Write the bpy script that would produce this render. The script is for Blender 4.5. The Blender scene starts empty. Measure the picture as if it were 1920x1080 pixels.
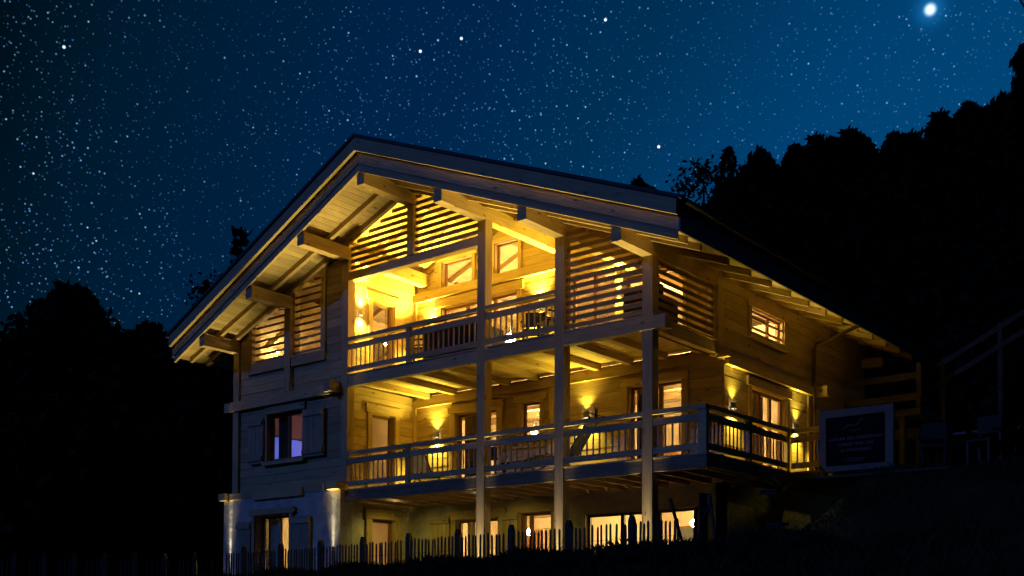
import bpy, math, random
import numpy as np
from mathutils import Matrix, Vector
random.seed(7); RNG = np.random.default_rng(7)
S = bpy.context.scene
COL = S.collection

# ------------------------------------------------------------------ camera
YAW, PITCH, ROLL = 0.6853, 0.0283, 0.0049
CAMP = Vector((16.7974, -17.0218, -1.9646))
fwd0 = Vector((-math.sin(YAW), math.cos(YAW), 0)); right0 = Vector((math.cos(YAW), math.sin(YAW), 0)); up0 = Vector((0, 0, 1))
fw = fwd0 * math.cos(PITCH) + up0 * math.sin(PITCH)
u2 = up0 * math.cos(PITCH) - fwd0 * math.sin(PITCH)
r3 = right0 * math.cos(ROLL) + u2 * math.sin(ROLL)
u3 = u2 * math.cos(ROLL) - right0 * math.sin(ROLL)
cam_d = bpy.data.cameras.new('camera'); cam = bpy.data.objects.new('camera', cam_d); COL.objects.link(cam)
cam.matrix_world = Matrix(((r3.x, u3.x, -fw.x, CAMP.x), (r3.y, u3.y, -fw.y, CAMP.y), (r3.z, u3.z, -fw.z, CAMP.z), (0, 0, 0, 1)))
cam_d.sensor_width = 36; cam_d.lens = 2097.19 / 1920 * 36; cam_d.shift_y = 566.4 / 1920
cam_d.clip_start = 0.1; cam_d.clip_end = 3000
S.camera = cam

# ------------------------------------------------------------------ world: clear starry night with a blue afterglow low behind the mountain
world = bpy.data.worlds.new('World'); S.world = world; world.use_nodes = True
nt = world.node_tree; N = nt.nodes; LK = nt.links; N.clear()
out = N.new('ShaderNodeOutputWorld'); bg = N.new('ShaderNodeBackground'); LK.new(bg.outputs[0], out.inputs[0])
tc = N.new('ShaderNodeTexCoord')
def vmath(op, a, b=None):
    n = N.new('ShaderNodeVectorMath'); n.operation = op
    for i, v in enumerate((a, b)):
        if v is None: continue
        if hasattr(v, 'is_output'): LK.new(v, n.inputs[i])
        else: n.inputs[i].default_value = v
    return n
def smath(op, a, b=None, clamp=False):
    n = N.new('ShaderNodeMath'); n.operation = op; n.use_clamp = clamp
    for i, v in enumerate((a, b)):
        if v is None: continue
        if hasattr(v, 'is_output'): LK.new(v, n.inputs[i])
        else: n.inputs[i].default_value = v
    return n.outputs[0]
DIR = vmath('NORMALIZE', tc.outputs['Generated']).outputs[0]
glow = vmath('DOT_PRODUCT', DIR, (.05, 1.0, -.05)).outputs['Value']
ramp = N.new('ShaderNodeValToRGB'); LK.new(glow, ramp.inputs[0])
cr = ramp.color_ramp
stops = [(.20, (0, .0018, .0045)), (.323, (0, .0042, .009)), (.378, (0, .0088, .0215)), (.62, (0, .0190, .072)), (.704, (0, .0290, .090)), (.80, (0, .052, .165)), (.95, (0, .070, .20))]
while len(cr.elements) < len(stops): cr.elements.new(.5)
for e, (p, c) in zip(cr.elements, stops): e.position = p; e.color = (*c, 1)
mw = N.new('ShaderNodeTexNoise'); mw.inputs['Scale'].default_value = 3.5; mw.inputs['Detail'].default_value = 4; LK.new(DIR, mw.inputs['Vector'])
mwr = N.new('ShaderNodeMapRange'); mwr.inputs[1].default_value = .36; mwr.inputs[2].default_value = .64; mwr.inputs[3].default_value = .25; mwr.inputs[4].default_value = 1.15; LK.new(mw.outputs[0], mwr.inputs[0])
DENS = mwr.outputs[0]
def star_layer(scale, rad, power, tint_a, tint_b, gain):
    v = N.new('ShaderNodeTexVoronoi'); v.feature = 'F1'; v.inputs['Scale'].default_value = scale
    LK.new(DIR, v.inputs['Vector'])
    d = smath('SUBTRACT', 1.0, smath('DIVIDE', v.outputs['Distance'], rad * scale), clamp=True)
    sep = N.new('ShaderNodeSeparateColor'); LK.new(v.outputs['Color'], sep.inputs[0])
    br = smath('POWER', sep.outputs[0], power)
    val = smath('MULTIPLY', smath('MULTIPLY', smath('MULTIPLY', smath('POWER', d, 1.3), br), gain), DENS)
    mx = N.new('ShaderNodeMix'); mx.data_type = 'RGBA'; LK.new(sep.outputs[1], mx.inputs[0])
    mx.inputs[6].default_value = (*tint_a, 1); mx.inputs[7].default_value = (*tint_b, 1)
    sc_ = vmath('SCALE', mx.outputs[2]); LK.new(val, sc_.inputs['Scale'])
    return sc_.outputs[0]
layers = [ramp.outputs[0],
          star_layer(300, .00085, 1.6, (.04, .26, .95), (.30, .62, 1.0), 1.0),
          star_layer(165, .00095, 1.3, (.08, .38, 1.0), (.50, .78, 1.0), 2.0),
          star_layer(58, .0011, .9, (.2, .52, 1.0), (.75, .9, 1), 3.2)]
def big_star(direction, rad, gain, tint, soft=1.0):
    d = vmath('DISTANCE', DIR, direction).outputs['Value']
    t = smath('SUBTRACT', 1.0, smath('DIVIDE', d, rad), clamp=True)
    sc_ = vmath('SCALE', tint); LK.new(smath('MULTIPLY', smath('POWER', t, soft), gain), sc_.inputs['Scale'])
    return sc_.outputs[0]
layers += [big_star((-.2829, .8403, .4624), .0060, 3.4, (.7, .92, 1), 2.0), big_star((-.2829, .8403, .4624), .022, .42, (.03, .40, 1), 2.8),  # the wider blue term paints a lens-glare halo round the star
           big_star((-.7921, .4302, .4330), .0014, 3.0, (.7, .85, 1)), big_star((-.6193, .6379, .4577), .0014, 3.0, (.8, .95, 1)),
           big_star((-.4849, .7816, .3923), .0014, 3.0, (1, 1, 1)), big_star((-.4982, .7232, .4783), .0014, 3.0, (.7, .85, 1)),
           big_star((-.5921, .6568, .4669), .0014, 3.0, (.7, .85, 1))]
acc = layers[0]
for l in layers[1:]: acc = vmath('ADD', acc, l).outputs[0]
LK.new(acc, bg.inputs[0]); bg.inputs[1].default_value = 1.0

# ------------------------------------------------------------------ moonlight (the one sun lamp) from the front left
sun_d = bpy.data.lights.new('moon', 'SUN'); sun_d.energy = 0.60; sun_d.angle = math.radians(0.5); sun_d.color = (.075, .20, .88)
sun = bpy.data.objects.new('moon', sun_d); COL.objects.link(sun)
sun.rotation_euler = Vector((.38, .80, -.42)).to_track_quat('-Z', 'Y').to_euler(); sun.location = (0, -20, 30)

# ------------------------------------------------------------------ render settings
S.view_settings.view_transform = 'Standard'; S.view_settings.look = 'None'; S.view_settings.exposure = 0; S.view_settings.gamma = 1
S.render.engine = 'CYCLES'; S.cycles.use_denoising = True
try: S.cycles.denoiser = 'OPENIMAGEDENOISE'
except Exception: pass
S.cycles.use_light_tree = True; S.cycles.max_bounces = 5; S.cycles.diffuse_bounces = 3; S.cycles.glossy_bounces = 3; S.cycles.transparent_max_bounces = 12
S.cycles.sample_clamp_indirect = 6; S.cycles.caustics_reflective = False; S.cycles.caustics_refractive = False
S.cycles.use_adaptive_sampling = True; S.cycles.adaptive_threshold = 0.01

# ------------------------------------------------------------------ materials
def mat_new(name):
    m = bpy.data.materials.new(name); m.use_nodes = True
    return m, m.node_tree, m.node_tree.nodes['Principled BSDF']
def nn(t, ty, **kw):
    n = t.nodes.new(ty)
    for k, v in kw.items(): setattr(n, k, v)
    return n
def wood(name, light, dark, knot=(.10, .05, .02), knots=True, vary=.22, rough=.65, grain=1.0):
    m, t, b = mat_new(name); L = t.links.new
    c = nn(t, 'ShaderNodeTexCoord'); oi = nn(t, 'ShaderNodeObjectInfo')
    off = nn(t, 'ShaderNodeVectorMath', operation='ADD'); sc = nn(t, 'ShaderNodeVectorMath', operation='SCALE')
    sc.inputs[0].default_value = (37, 53, 71); L(oi.outputs['Random'], sc.inputs['Scale'])
    L(c.outputs['Object'], off.inputs[0]); L(sc.outputs[0], off.inputs[1])
    mp = nn(t, 'ShaderNodeMapping'); mp.inputs['Scale'].default_value = (.7, 9, 9); L(off.outputs[0], mp.inputs[0])
    n1 = nn(t, 'ShaderNodeTexNoise'); n1.inputs['Scale'].default_value = 3.2; n1.inputs['Detail'].default_value = 6; n1.inputs['Roughness'].default_value = .62; L(mp.outputs[0], n1.inputs[0])
    r = nn(t, 'ShaderNodeValToRGB'); r.color_ramp.elements[0].position = .3; r.color_ramp.elements[1].position = .72
    r.color_ramp.elements[0].color = (*dark, 1); r.color_ramp.elements[1].color = (*light, 1); L(n1.outputs[0], r.inputs[0])
    colr = r.outputs[0]
    # broad blotches
    n2 = nn(t, 'ShaderNodeTexNoise'); n2.inputs['Scale'].default_value = 1.3; n2.inputs['Detail'].default_value = 3; L(off.outputs[0], n2.inputs[0])
    mr = nn(t, 'ShaderNodeMapRange'); mr.inputs[1].default_value = .3; mr.inputs[2].default_value = .7; mr.inputs[3].default_value = 1 - vary * .6; mr.inputs[4].default_value = 1.05; L(n2.outputs[0], mr.inputs[0])
    mo = nn(t, 'ShaderNodeMapRange'); mo.inputs[3].default_value = 1 - vary; mo.inputs[4].default_value = 1.06; L(oi.outputs['Random'], mo.inputs[0])
    mm = nn(t, 'ShaderNodeMath', operation='MULTIPLY'); L(mr.outputs[0], mm.inputs[0]); L(mo.outputs[0], mm.inputs[1])
    vs = nn(t, 'ShaderNodeVectorMath', operation='SCALE'); L(colr, vs.inputs[0]); L(mm.outputs[0], vs.inputs['Scale'])
    colr = vs.outputs[0]
    if knots:
        mk = nn(t, 'ShaderNodeMapping'); mk.inputs['Scale'].default_value = (2.0, 5.5, 5.5); L(off.outputs[0], mk.inputs[0])
        vo = nn(t, 'ShaderNodeTexVoronoi'); vo.inputs['Scale'].default_value = 1.0; L(mk.outputs[0], vo.inputs['Vector'])
        kr = nn(t, 'ShaderNodeMapRange'); kr.inputs[1].default_value = .07; kr.inputs[2].default_value = .15; kr.inputs[3].default_value = .85; kr.inputs[4].default_value = 0; L(vo.outputs['Distance'], kr.inputs[0])
        mx = nn(t, 'ShaderNodeMix', data_type='RGBA'); L(kr.outputs[0], mx.inputs[0]); L(colr, mx.inputs[6]); mx.inputs[7].default_value = (*knot, 1); colr = mx.outputs[2]
    mc = nn(t, 'ShaderNodeMapping'); mc.inputs['Scale'].default_value = (.35, 16, 16); L(off.outputs[0], mc.inputs[0])
    nc = nn(t, 'ShaderNodeTexNoise'); nc.inputs['Scale'].default_value = 2.2; nc.inputs['Detail'].default_value = 4; L(mc.outputs[0], nc.inputs[0])
    cr_ = nn(t, 'ShaderNodeMapRange'); cr_.inputs[1].default_value = .62; cr_.inputs[2].default_value = .70; cr_.inputs[3].default_value = 0; cr_.inputs[4].default_value = .55; L(nc.outputs[0], cr_.inputs[0])
    mxc = nn(t, 'ShaderNodeMix', data_type='RGBA'); L(cr_.outputs[0], mxc.inputs[0]); L(colr, mxc.inputs[6]); mxc.inputs[7].default_value = tuple(v * .35 for v in dark) + (1,); colr = mxc.outputs[2]
    L(colr, b.inputs['Base Color']); b.inputs['Roughness'].default_value = rough; b.inputs['Specular IOR Level'].default_value = .25
    bp = nn(t, 'ShaderNodeBump'); bp.inputs['Strength'].default_value = .25 * grain; bp.inputs['Distance'].default_value = .01; L(n1.outputs[0], bp.inputs['Height']); L(bp.outputs[0], b.inputs['Normal'])
    return m
def plain(name, col, rough=.6, metal=0, noise=0.0, nscale=6, bump=0.0, spec=.4, emit=None, es=0):
    m, t, b = mat_new(name); L = t.links.new
    b.inputs['Roughness'].default_value = rough; b.inputs['Metallic'].default_value = metal; b.inputs['Specular IOR Level'].default_value = spec
    b.inputs['Base Color'].default_value = (*col, 1)
    if noise or bump:
        c = nn(t, 'ShaderNodeTexCoord'); oi = nn(t, 'ShaderNodeObjectInfo')
        add = nn(t, 'ShaderNodeVectorMath', operation='ADD'); L(c.outputs['Object'], add.inputs[0]); L(oi.outputs['Location'], add.inputs[1])
        n = nn(t, 'ShaderNodeTexNoise'); n.inputs['Scale'].default_value = nscale; n.inputs['Detail'].default_value = 7; n.inputs['Roughness'].default_value = .65; L(add.outputs[0], n.inputs[0])
        r = nn(t, 'ShaderNodeValToRGB'); r.color_ramp.elements[0].position = .25; r.color_ramp.elements[1].position = .75
        r.color_ramp.elements[0].color = tuple(x * (1 - noise) for x in col) + (1,); r.color_ramp.elements[1].color = tuple(min(1, x * (1 + noise * .5)) for x in col) + (1,)
        L(n.outputs[0], r.inputs[0]); L(r.outputs[0], b.inputs['Base Color'])
        if bump:
            bp = nn(t, 'ShaderNodeBump'); bp.inputs['Strength'].default_value = bump; bp.inputs['Distance'].default_value = .02; L(n.outputs[0], bp.inputs['Height']); L(bp.outputs[0], b.inputs['Normal'])
    if emit:
        b.inputs['Emission Color'].default_value = (*emit, 1); b.inputs['Emission Strength'].default_value = es
    return m
M = {}
M['wood'] = wood('spruce_wood', (.60, .45, .24), (.42, .29, .135))
M['plank'] = wood('spruce_plank', (.58, .44, .235), (.42, .295, .14), vary=.3)
M['board'] = wood('spruce_board', (.62, .47, .25), (.46, .33, .16), vary=.3)
M['slat'] = wood('larch_slat', (.46, .30, .12), (.30, .18, .07), vary=.3)
M['frame'] = wood('stained_frame', (.30, .15, .06), (.20, .095, .035), knots=False)
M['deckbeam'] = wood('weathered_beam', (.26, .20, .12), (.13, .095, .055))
M['shutter'] = wood('shutter_wood', (.46, .37, .24), (.32, .25, .15))
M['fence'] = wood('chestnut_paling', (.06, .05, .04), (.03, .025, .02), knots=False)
M['signwood'] = wood('sign_wood', (.20, .17, .14), (.13, .11, .09))
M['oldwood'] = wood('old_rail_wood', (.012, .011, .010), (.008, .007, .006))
M['plaster'] = plain('lime_plaster', (.50, .47, .40), .9, noise=.42, nscale=3.2, bump=.9, spec=.2)
M['inner'] = plain('interior_plaster', (.72, .60, .42), .85, noise=.1, nscale=2, spec=.2)
M['zinc'] = plain('dark_zinc', (.035, .035, .04), .5, .6, noise=.3, nscale=3)
M['copper'] = plain('brown_downpipe', (.12, .07, .05), .4, .7, noise=.25, nscale=5)
M['tile'] = plain('slate_roofing', (.05, .05, .055), .75, noise=.4, nscale=4, bump=.4)
M['darkframe'] = plain('anthracite_frame', (.03, .03, .035), .45)
M['black'] = plain('black_metal', (.012, .012, .014), .5)
M['steel'] = plain('brushed_steel', (.5, .48, .45), .35, .8)
M['wicker'] = plain('dark_wicker', (.025, .022, .02), .8, noise=.5, nscale=40, bump=.5)
M['cushion'] = plain('charcoal_cushion', (.03, .03, .035), .9, noise=.3, nscale=20)
M['canvas'] = plain('pale_canvas', (.42, .45, .48), .9, noise=.15, nscale=12)
M['canvas2'] = plain('dark_canvas', (.10, .11, .12), .9, noise=.2, nscale=12)
M['curtain'] = plain('beige_curtain', (.55, .45, .34), .9, noise=.15, nscale=4)
M['curtaind'] = plain('brown_curtain', (.12, .07, .04), .9, noise=.2, nscale=4)
M['navy'] = plain('navy_panel', (.006, .007, .012), .95, noise=.2, nscale=3, spec=.0)
M['letter'] = plain('pale_lettering', (.15, .145, .13), .6)
M['soil'] = plain('dark_turf', (.022, .028, .014), .95, noise=.5, nscale=3, bump=.6, spec=.1)
M['gravel'] = plain('terrace_gravel', (.20, .18, .15), .95, noise=.45, nscale=30, bump=.6, spec=.1)
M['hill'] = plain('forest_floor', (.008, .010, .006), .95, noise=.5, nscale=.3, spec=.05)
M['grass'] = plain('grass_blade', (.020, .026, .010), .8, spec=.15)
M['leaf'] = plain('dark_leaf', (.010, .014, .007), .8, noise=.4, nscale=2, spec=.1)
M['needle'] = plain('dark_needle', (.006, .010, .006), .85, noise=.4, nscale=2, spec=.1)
M['twig'] = plain('young_fir_needle', (.05, .07, .03), .85, spec=.1)
M['bark'] = plain('dark_bark', (.035, .027, .02), .95, noise=.4, nscale=8, bump=.5, spec=.1)
def glow_mat(name, col, s): return plain(name, (.8, .8, .8), .5, emit=col, es=s)
M['bulb'] = glow_mat('warm_bulb', (1, .66, .25), 800)
M['bulb_s'] = glow_mat('warm_bulb_small', (1, .70, .28), 1100)
M['bulb_b'] = glow_mat('pink_bulb', (.9, .42, .75), 110)
M['lens'] = glow_mat('lamp_lens', (1, .85, .5), 60)
M['screen'] = glow_mat('blue_screen', (.02, .12, .7), .8)
def glass_mat():
    m = bpy.data.materials.new('window_glass'); m.use_nodes = True; t = m.node_tree; t.nodes.clear()
    o = nn(t, 'ShaderNodeOutputMaterial'); mx = nn(t, 'ShaderNodeMixShader'); tr = nn(t, 'ShaderNodeBsdfTransparent'); gl = nn(t, 'ShaderNodeBsdfGlossy'); lw = nn(t, 'ShaderNodeLayerWeight')
    lw.inputs[0].default_value = .5; pw = nn(t, 'ShaderNodeMath', operation='POWER'); pw.inputs[1].default_value = 4.0; mr = nn(t, 'ShaderNodeMapRange'); mr.inputs[3].default_value = .03; mr.inputs[4].default_value = .7
    gl.inputs['Roughness'].default_value = .02; tr.inputs[0].default_value = (.95, .96, .95, 1)
    t.links.new(lw.outputs['Facing'], pw.inputs[0]); t.links.new(pw.outputs[0], mr.inputs[0]); t.links.new(mr.outputs[0], mx.inputs[0]); t.links.new(tr.outputs[0], mx.inputs[1]); t.links.new(gl.outputs[0], mx.inputs[2]); t.links.new(mx.outputs[0], o.inputs[0])
    return m
M['glass'] = glass_mat()

# ------------------------------------------------------------------ building blocks
WM = {}     # world matrices by object name
def place(o, Mw, parent=None):
    if parent is not None:
        o.parent = parent; o.matrix_basis = WM[parent.name].inverted() @ Mw
    else: o.matrix_basis = Mw
    WM[o.name] = Mw
def tag(o, label=None, cat=None, group=None, kind=None):
    if label: o['label'] = label
    if cat: o['category'] = cat
    if group: o['group'] = group
    if kind: o['kind'] = kind
    return o
def empty(name, loc, label=None, cat=None, group=None, rz=0, parent=None):
    o = bpy.data.objects.new(name, None); o.empty_display_size = .2; COL.objects.link(o)
    place(o, Matrix.Translation(loc) @ Matrix.Rotation(rz, 4, 'Z'), parent)
    return tag(o, label, cat, group)
def meshobj(name, verts, faces, mat, parent=None, Mw=None, smooth=False):
    me = bpy.data.meshes.new(name); me.from_pydata([tuple(v) for v in verts], [], faces); me.update()
    if mat: me.materials.append(M[mat])
    if smooth: me.polygons.foreach_set('use_smooth', [True] * len(me.polygons))
    o = bpy.data.objects.new(name, me); COL.objects.link(o); place(o, Mw or Matrix.Identity(4), parent)
    return o
BF = [(0, 3, 2, 1), (4, 5, 6, 7), (0, 1, 5, 4), (1, 2, 6, 5), (2, 3, 7, 6), (3, 0, 4, 7)]
def boxverts(x0, x1, y0, y1, z0, z1): return [(x0, y0, z0), (x1, y0, z0), (x1, y1, z0), (x0, y1, z0), (x0, y0, z1), (x1, y0, z1), (x1, y1, z1), (x0, y1, z1)]
CACHE = {}
def box(name, x0, x1, y0, y1, z0, z1, mat, parent=None):
    d = (x1 - x0, y1 - y0, z1 - z0); c = Vector(((x0 + x1) / 2, (y0 + y1) / 2, (z0 + z1) / 2))
    ax = max(range(3), key=lambda i: d[i])
    if ax == 0: R = Matrix.Identity(4); dd = d
    elif ax == 1: R = Matrix.Rotation(math.pi / 2, 4, 'Z'); dd = (d[1], d[0], d[2])
    else: R = Matrix.Rotation(-math.pi / 2, 4, 'Y'); dd = (d[2], d[1], d[0])
    key = tuple(round(v, 4) for v in dd) + (mat,)
    me = CACHE.get(key)
    if me is None:
        me = bpy.data.meshes.new(name); h = [v / 2 for v in dd]
        me.from_pydata(boxverts(-h[0], h[0], -h[1], h[1], -h[2], h[2]), [], BF); me.update(); me.materials.append(M[mat]); CACHE[key] = me
    o = bpy.data.objects.new(name, me); COL.objects.link(o); place(o, Matrix.Translation(c) @ R, parent)
    return o
def hexa(name, A, B, mat, parent=None):
    """solid between the quads A and B (lists of 4 points, same order); local X runs from A to B"""
    A = [Vector(a) for a in A]; B = [Vector(b) for b in B]
    ca = sum(A, Vector()) / 4; cb = sum(B, Vector()) / 4; X = (cb - ca).normalized()
    Z = Vector((0, 0, 1)); Z = (Z - X * Z.dot(X)); Z = Vector((1, 0, 0)) if Z.length < 1e-4 else Z.normalized(); Y = Z.cross(X); c = (ca + cb) / 2
    Mw = Matrix(((X.x, Y.x, Z.x, c.x), (X.y, Y.y, Z.y, c.y), (X.z, Y.z, Z.z, c.z), (0, 0, 0, 1))); inv = Mw.inverted()
    vs = [inv @ v for v in A + B]
    F = [(0, 1, 2, 3), (7, 6, 5, 4), (0, 4, 5, 1), (1, 5, 6, 2), (2, 6, 7, 3), (3, 7, 4, 0)]
    return meshobj(name, vs, F, mat, parent, Mw)
def bar(name, p0, p1, w, h, mat, parent=None):
    p0 = Vector(p0); p1 = Vector(p1); X = (p1 - p0).normalized(); Z = Vector((0, 0, 1)); Z = Z - X * Z.dot(X)
    Z = Vector((1, 0, 0)) if Z.length < 1e-3 else Z.normalized(); Y = Z.cross(X)
    q = lambda p: [p - Y * w / 2 - Z * h / 2, p + Y * w / 2 - Z * h / 2, p + Y * w / 2 + Z * h / 2, p - Y * w / 2 + Z * h / 2]
    return hexa(name, q(p0), q(p1), mat, parent)
def multi(name, boxes, mat, parent=None, origin=None):
    """several boxes joined into one mesh part"""
    xs = np.array([b for b in boxes]); c = Vector((xs[:, 0].min() / 2 + xs[:, 1].max() / 2, xs[:, 2].min() / 2 + xs[:, 3].max() / 2, xs[:, 4].min() / 2 + xs[:, 5].max() / 2))
    V = []; F = []
    for b in boxes:
        k = len(V); V += [Vector(v) - c for v in boxverts(*b)]; F += [tuple(i + k for i in f) for f in BF]
    return meshobj(name, V, F, mat, parent, Matrix.Translation(c))
def tube(name, pts, r, mat, parent=None, n=8, r1=None):
    V = []; F = []; pts = [Vector(p) for p in pts]; m = len(pts)
    for i, p in enumerate(pts):
        t = (pts[min(i + 1, m - 1)] - pts[max(i - 1, 0)]).normalized(); a = t.orthogonal().normalized(); b = t.cross(a)
        rr = r if r1 is None else r + (r1 - r) * i / (m - 1)
        for k in range(n):
            an = 2 * math.pi * k / n; V.append(p + (a * math.cos(an) + b * math.sin(an)) * rr)
    for i in range(m - 1):
        for k in range(n): F.append((i * n + k, i * n + (k + 1) % n, (i + 1) * n + (k + 1) % n, (i + 1) * n + k))
    F.append(tuple(range(n - 1, -1, -1))); F.append(tuple((m - 1) * n + k for k in range(n)))
    c = sum(V, Vector()) / len(V)
    return meshobj(name, [v - c for v in V], F, mat, parent, Matrix.Translation(c), smooth=True)
def ball(name, c, r, mat, parent=None, seg=12, rings=8, sz=1.0):
    V = [(0, 0, r * sz)]; F = []
    for i in range(1, rings):
        th = math.pi * i / rings
        for k in range(seg): V.append((r * math.sin(th) * math.cos(2 * math.pi * k / seg), r * math.sin(th) * math.sin(2 * math.pi * k / seg), r * sz * math.cos(th)))
    V.append((0, 0, -r * sz))
    for k in range(seg): F.append((0, 1 + k, 1 + (k + 1) % seg)); F.append((len(V) - 1, 1 + (rings - 2) * seg + (k + 1) % seg, 1 + (rings - 2) * seg + k))
    for i in range(rings - 2):
        for k in range(seg): F.append((1 + i * seg + k, 1 + (i + 1) * seg + k, 1 + (i + 1) * seg + (k + 1) % seg, 1 + i * seg + (k + 1) % seg))
    return meshobj(name, V, F, mat, parent, Matrix.Translation(c), smooth=True)
def big_mesh(name, V, F, mat, parent=None, Mw=None):
    V = np.asarray(V, np.float32); F = np.asarray(F, np.int32); me = bpy.data.meshes.new(name)
    me.vertices.add(len(V)); me.vertices.foreach_set('co', V.ravel()); k = F.shape[1]
    me.loops.add(F.size); me.loops.foreach_set('vertex_index', F.ravel()); me.polygons.add(len(F))
    me.polygons.foreach_set('loop_start', np.arange(0, F.size, k, dtype=np.int32)); me.polygons.foreach_set('loop_total', np.full(len(F), k, np.int32))
    me.update(calc_edges=True); me.materials.append(M[mat])
    o = bpy.data.objects.new(name, me); COL.objects.link(o); place(o, Mw or Matrix.Identity(4), parent); return o
def light(name, ty, loc, parent, energy, color, direction=None, spot=None, blend=.5, radius=.03):
    d = bpy.data.lights.new(name, ty); d.energy = energy; d.color = color; d.shadow_soft_size = radius
    if ty == 'SPOT': d.spot_size = math.radians(spot); d.spot_blend = blend
    o = bpy.data.objects.new(name, d); COL.objects.link(o)
    R = Vector(direction).to_track_quat('-Z', 'Y').to_matrix().to_4x4() if direction else Matrix.Identity(4)
    place(o, Matrix.Translation(loc) @ R, parent); return o

# ------------------------------------------------------------------ dimensions read off the photograph
ZR, MS = 6.983, .3886            # ridge purlin underside, roof slope
PX = {0: 0., 1: 2.036, 2: 4.016, 3: 6.0}
PD = {0: 1.4486, 1: 1.3087, 2: 1.1565, 3: 1.0061}
PW = .2131
YW, XI, XS = 2.663, -2.43, 6.08  # loggia back wall, loggia inner wall, side facade
D1B, D1T, D2B, D2T = .728, .961, 3.305, 3.543
XE, YB = 7.256, 10.95            # eave, back of the roof
GZ0 = -1.45
def yv(x): return -(1.4486 - .0737 * abs(x))
def zroof(x, z0): return z0 - MS * abs(x)

# ------------------------------------------------------------------ ground
def sstep(a, b, x):
    t = np.clip((x - a) / (b - a), 0, 1); return t * t * (3 - 2 * t)
def gz(x, y):
    x = np.asarray(x, float); y = np.asarray(y, float)
    berm = -1.13 + .024 * np.clip(x, -6, 12)
    front = berm + np.minimum(0, y + 2.6) * .165
    t = sstep(-2.3, -1.5, y); z = front * (1 - t) + (GZ0) * t
    r = sstep(6.8, 9.4, x) * sstep(-1.6, 2.8, y)
    z = z * (1 - r) + .74 * r
    b = sstep(9.0, 30., y) * sstep(-30, 10, x)
    z = z + b * 6
    lf = sstep(-7.0, -16, x); z = z - lf * 1.0
    return np.maximum(z, -6.5)
def axis(c, near, step, far, n):
    a = np.arange(-near, near + 1e-6, step); g = near + (far - near) * (np.linspace(0, 1, n + 1)[1:] ** 2.2)
    return c + np.concatenate([-g[::-1], a, g])
ax = axis(3, 16, .4, 900, 22); ay = axis(-4, 15, .4, 900, 22)
GX, GY = np.meshgrid(ax, ay); Zg = gz(GX, GY) + RNG.normal(0, .012, GX.shape)
nx = len(ax); V = np.stack([GX, GY, Zg], -1).reshape(-1, 3)
ii = (np.arange(len(ay) - 1)[:, None] * nx + np.arange(nx - 1)[None, :]).ravel()
g = big_mesh('ground', V, np.stack([ii, ii + 1, ii + nx + 1, ii + nx], 1), 'soil'); tag(g, 'dark sloping turf bank around the chalet', 'ground', kind='structure')
# gravel terrace strip at the foot of the chalet
tx = np.linspace(-6.8, 6.6, 40); ty = np.linspace(-1.25, 2.6, 12); TX, TY = np.meshgrid(tx, ty)
V = np.stack([TX, TY, gz(TX, TY) + .03], -1).reshape(-1, 3); ii = (np.arange(11)[:, None] * 40 + np.arange(39)[None, :]).ravel()
g = big_mesh('terrace_path', V, np.stack([ii, ii + 1, ii + 41, ii + 40], 1), 'gravel'); tag(g, 'gravel strip at the foot of the chalet walls', 'path', kind='structure')

# ------------------------------------------------------------------ wooded hill behind
def hill_z(x, y):
    d = np.hypot(x - 16.8, y + 17); az = np.arctan2(-(x - 16.8), y + 17)   # azimuth left of +y
    rise = sstep(40, 150, d)
    top = 6 + 40 * sstep(.78, .20, az) + 14 * sstep(.30, -.15, az)
    return -3 + rise * top
hx, hy = np.meshgrid(np.linspace(-150, 150, 61), np.linspace(24, 230, 42)); hz = hill_z(hx, hy) + RNG.normal(0, .5, hx.shape)
V = np.stack([hx, hy, hz], -1).reshape(-1, 3); ii = (np.arange(41)[:, None] * 61 + np.arange(60)[None, :]).ravel()
h = big_mesh('hill', V, np.stack([ii, ii + 1, ii + 62, ii + 61], 1), 'hill'); tag(h, 'black wooded hillside rising to the right', 'hill', kind='structure')

# ================================================================== CHALET
CH = empty('chalet', (0, 0, GZ0), 'large wooden alpine chalet with lit balconies and a wide gable roof', 'chalet')

# --- posts
for k in (-3, -2, -1, 1, 2, 3):
    x = math.copysign(PX[abs(k)], k); zt = ZR - MS * abs(x)
    zb = GZ0 - .1 if k > 0 else (1.17 if k in (-3, -1) else 3.46)
    y0 = 0 if k != -2 else -.03
    box('post', x - PW / 2, x + PW / 2, y0, PW, zb, zt, 'wood', CH)
# king post and tie beam of the open gable
box('post', -.09, .09, .0, .18, 5.90, ZR, 'wood', CH)
box('tie_beam', -PX[1] + PW / 2, PX[1] - PW / 2, .012, .19, 5.71, 5.90, 'wood', CH)
# --- purlins with dark end faces towards the valley
for k in range(-3, 4):
    x = math.copysign(PX[abs(k)], k) if k else 0.; zb = ZR - MS * abs(x)
    box('purlin', x - PW / 2, x + PW / 2, -PD[abs(k)], 10.6, zb, zb + .287, 'wood', CH)
# --- rafters
RY = [-.52, -.04] + [.95 + .85 * i for i in range(12)]
for s in (-1, 1):
    for y in RY:
        if y > 10.7: continue
        A = [(s * .0, y - .045, 7.262), (s * .0, y + .045, 7.262), (0, y + .045, 7.385), (0, y - .045, 7.385)]
        xe = 7.12
        B = [(s * xe, p[1], p[2] - MS * xe) for p in A]
        hexa('rafter', A, B, 'wood', CH)
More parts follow.
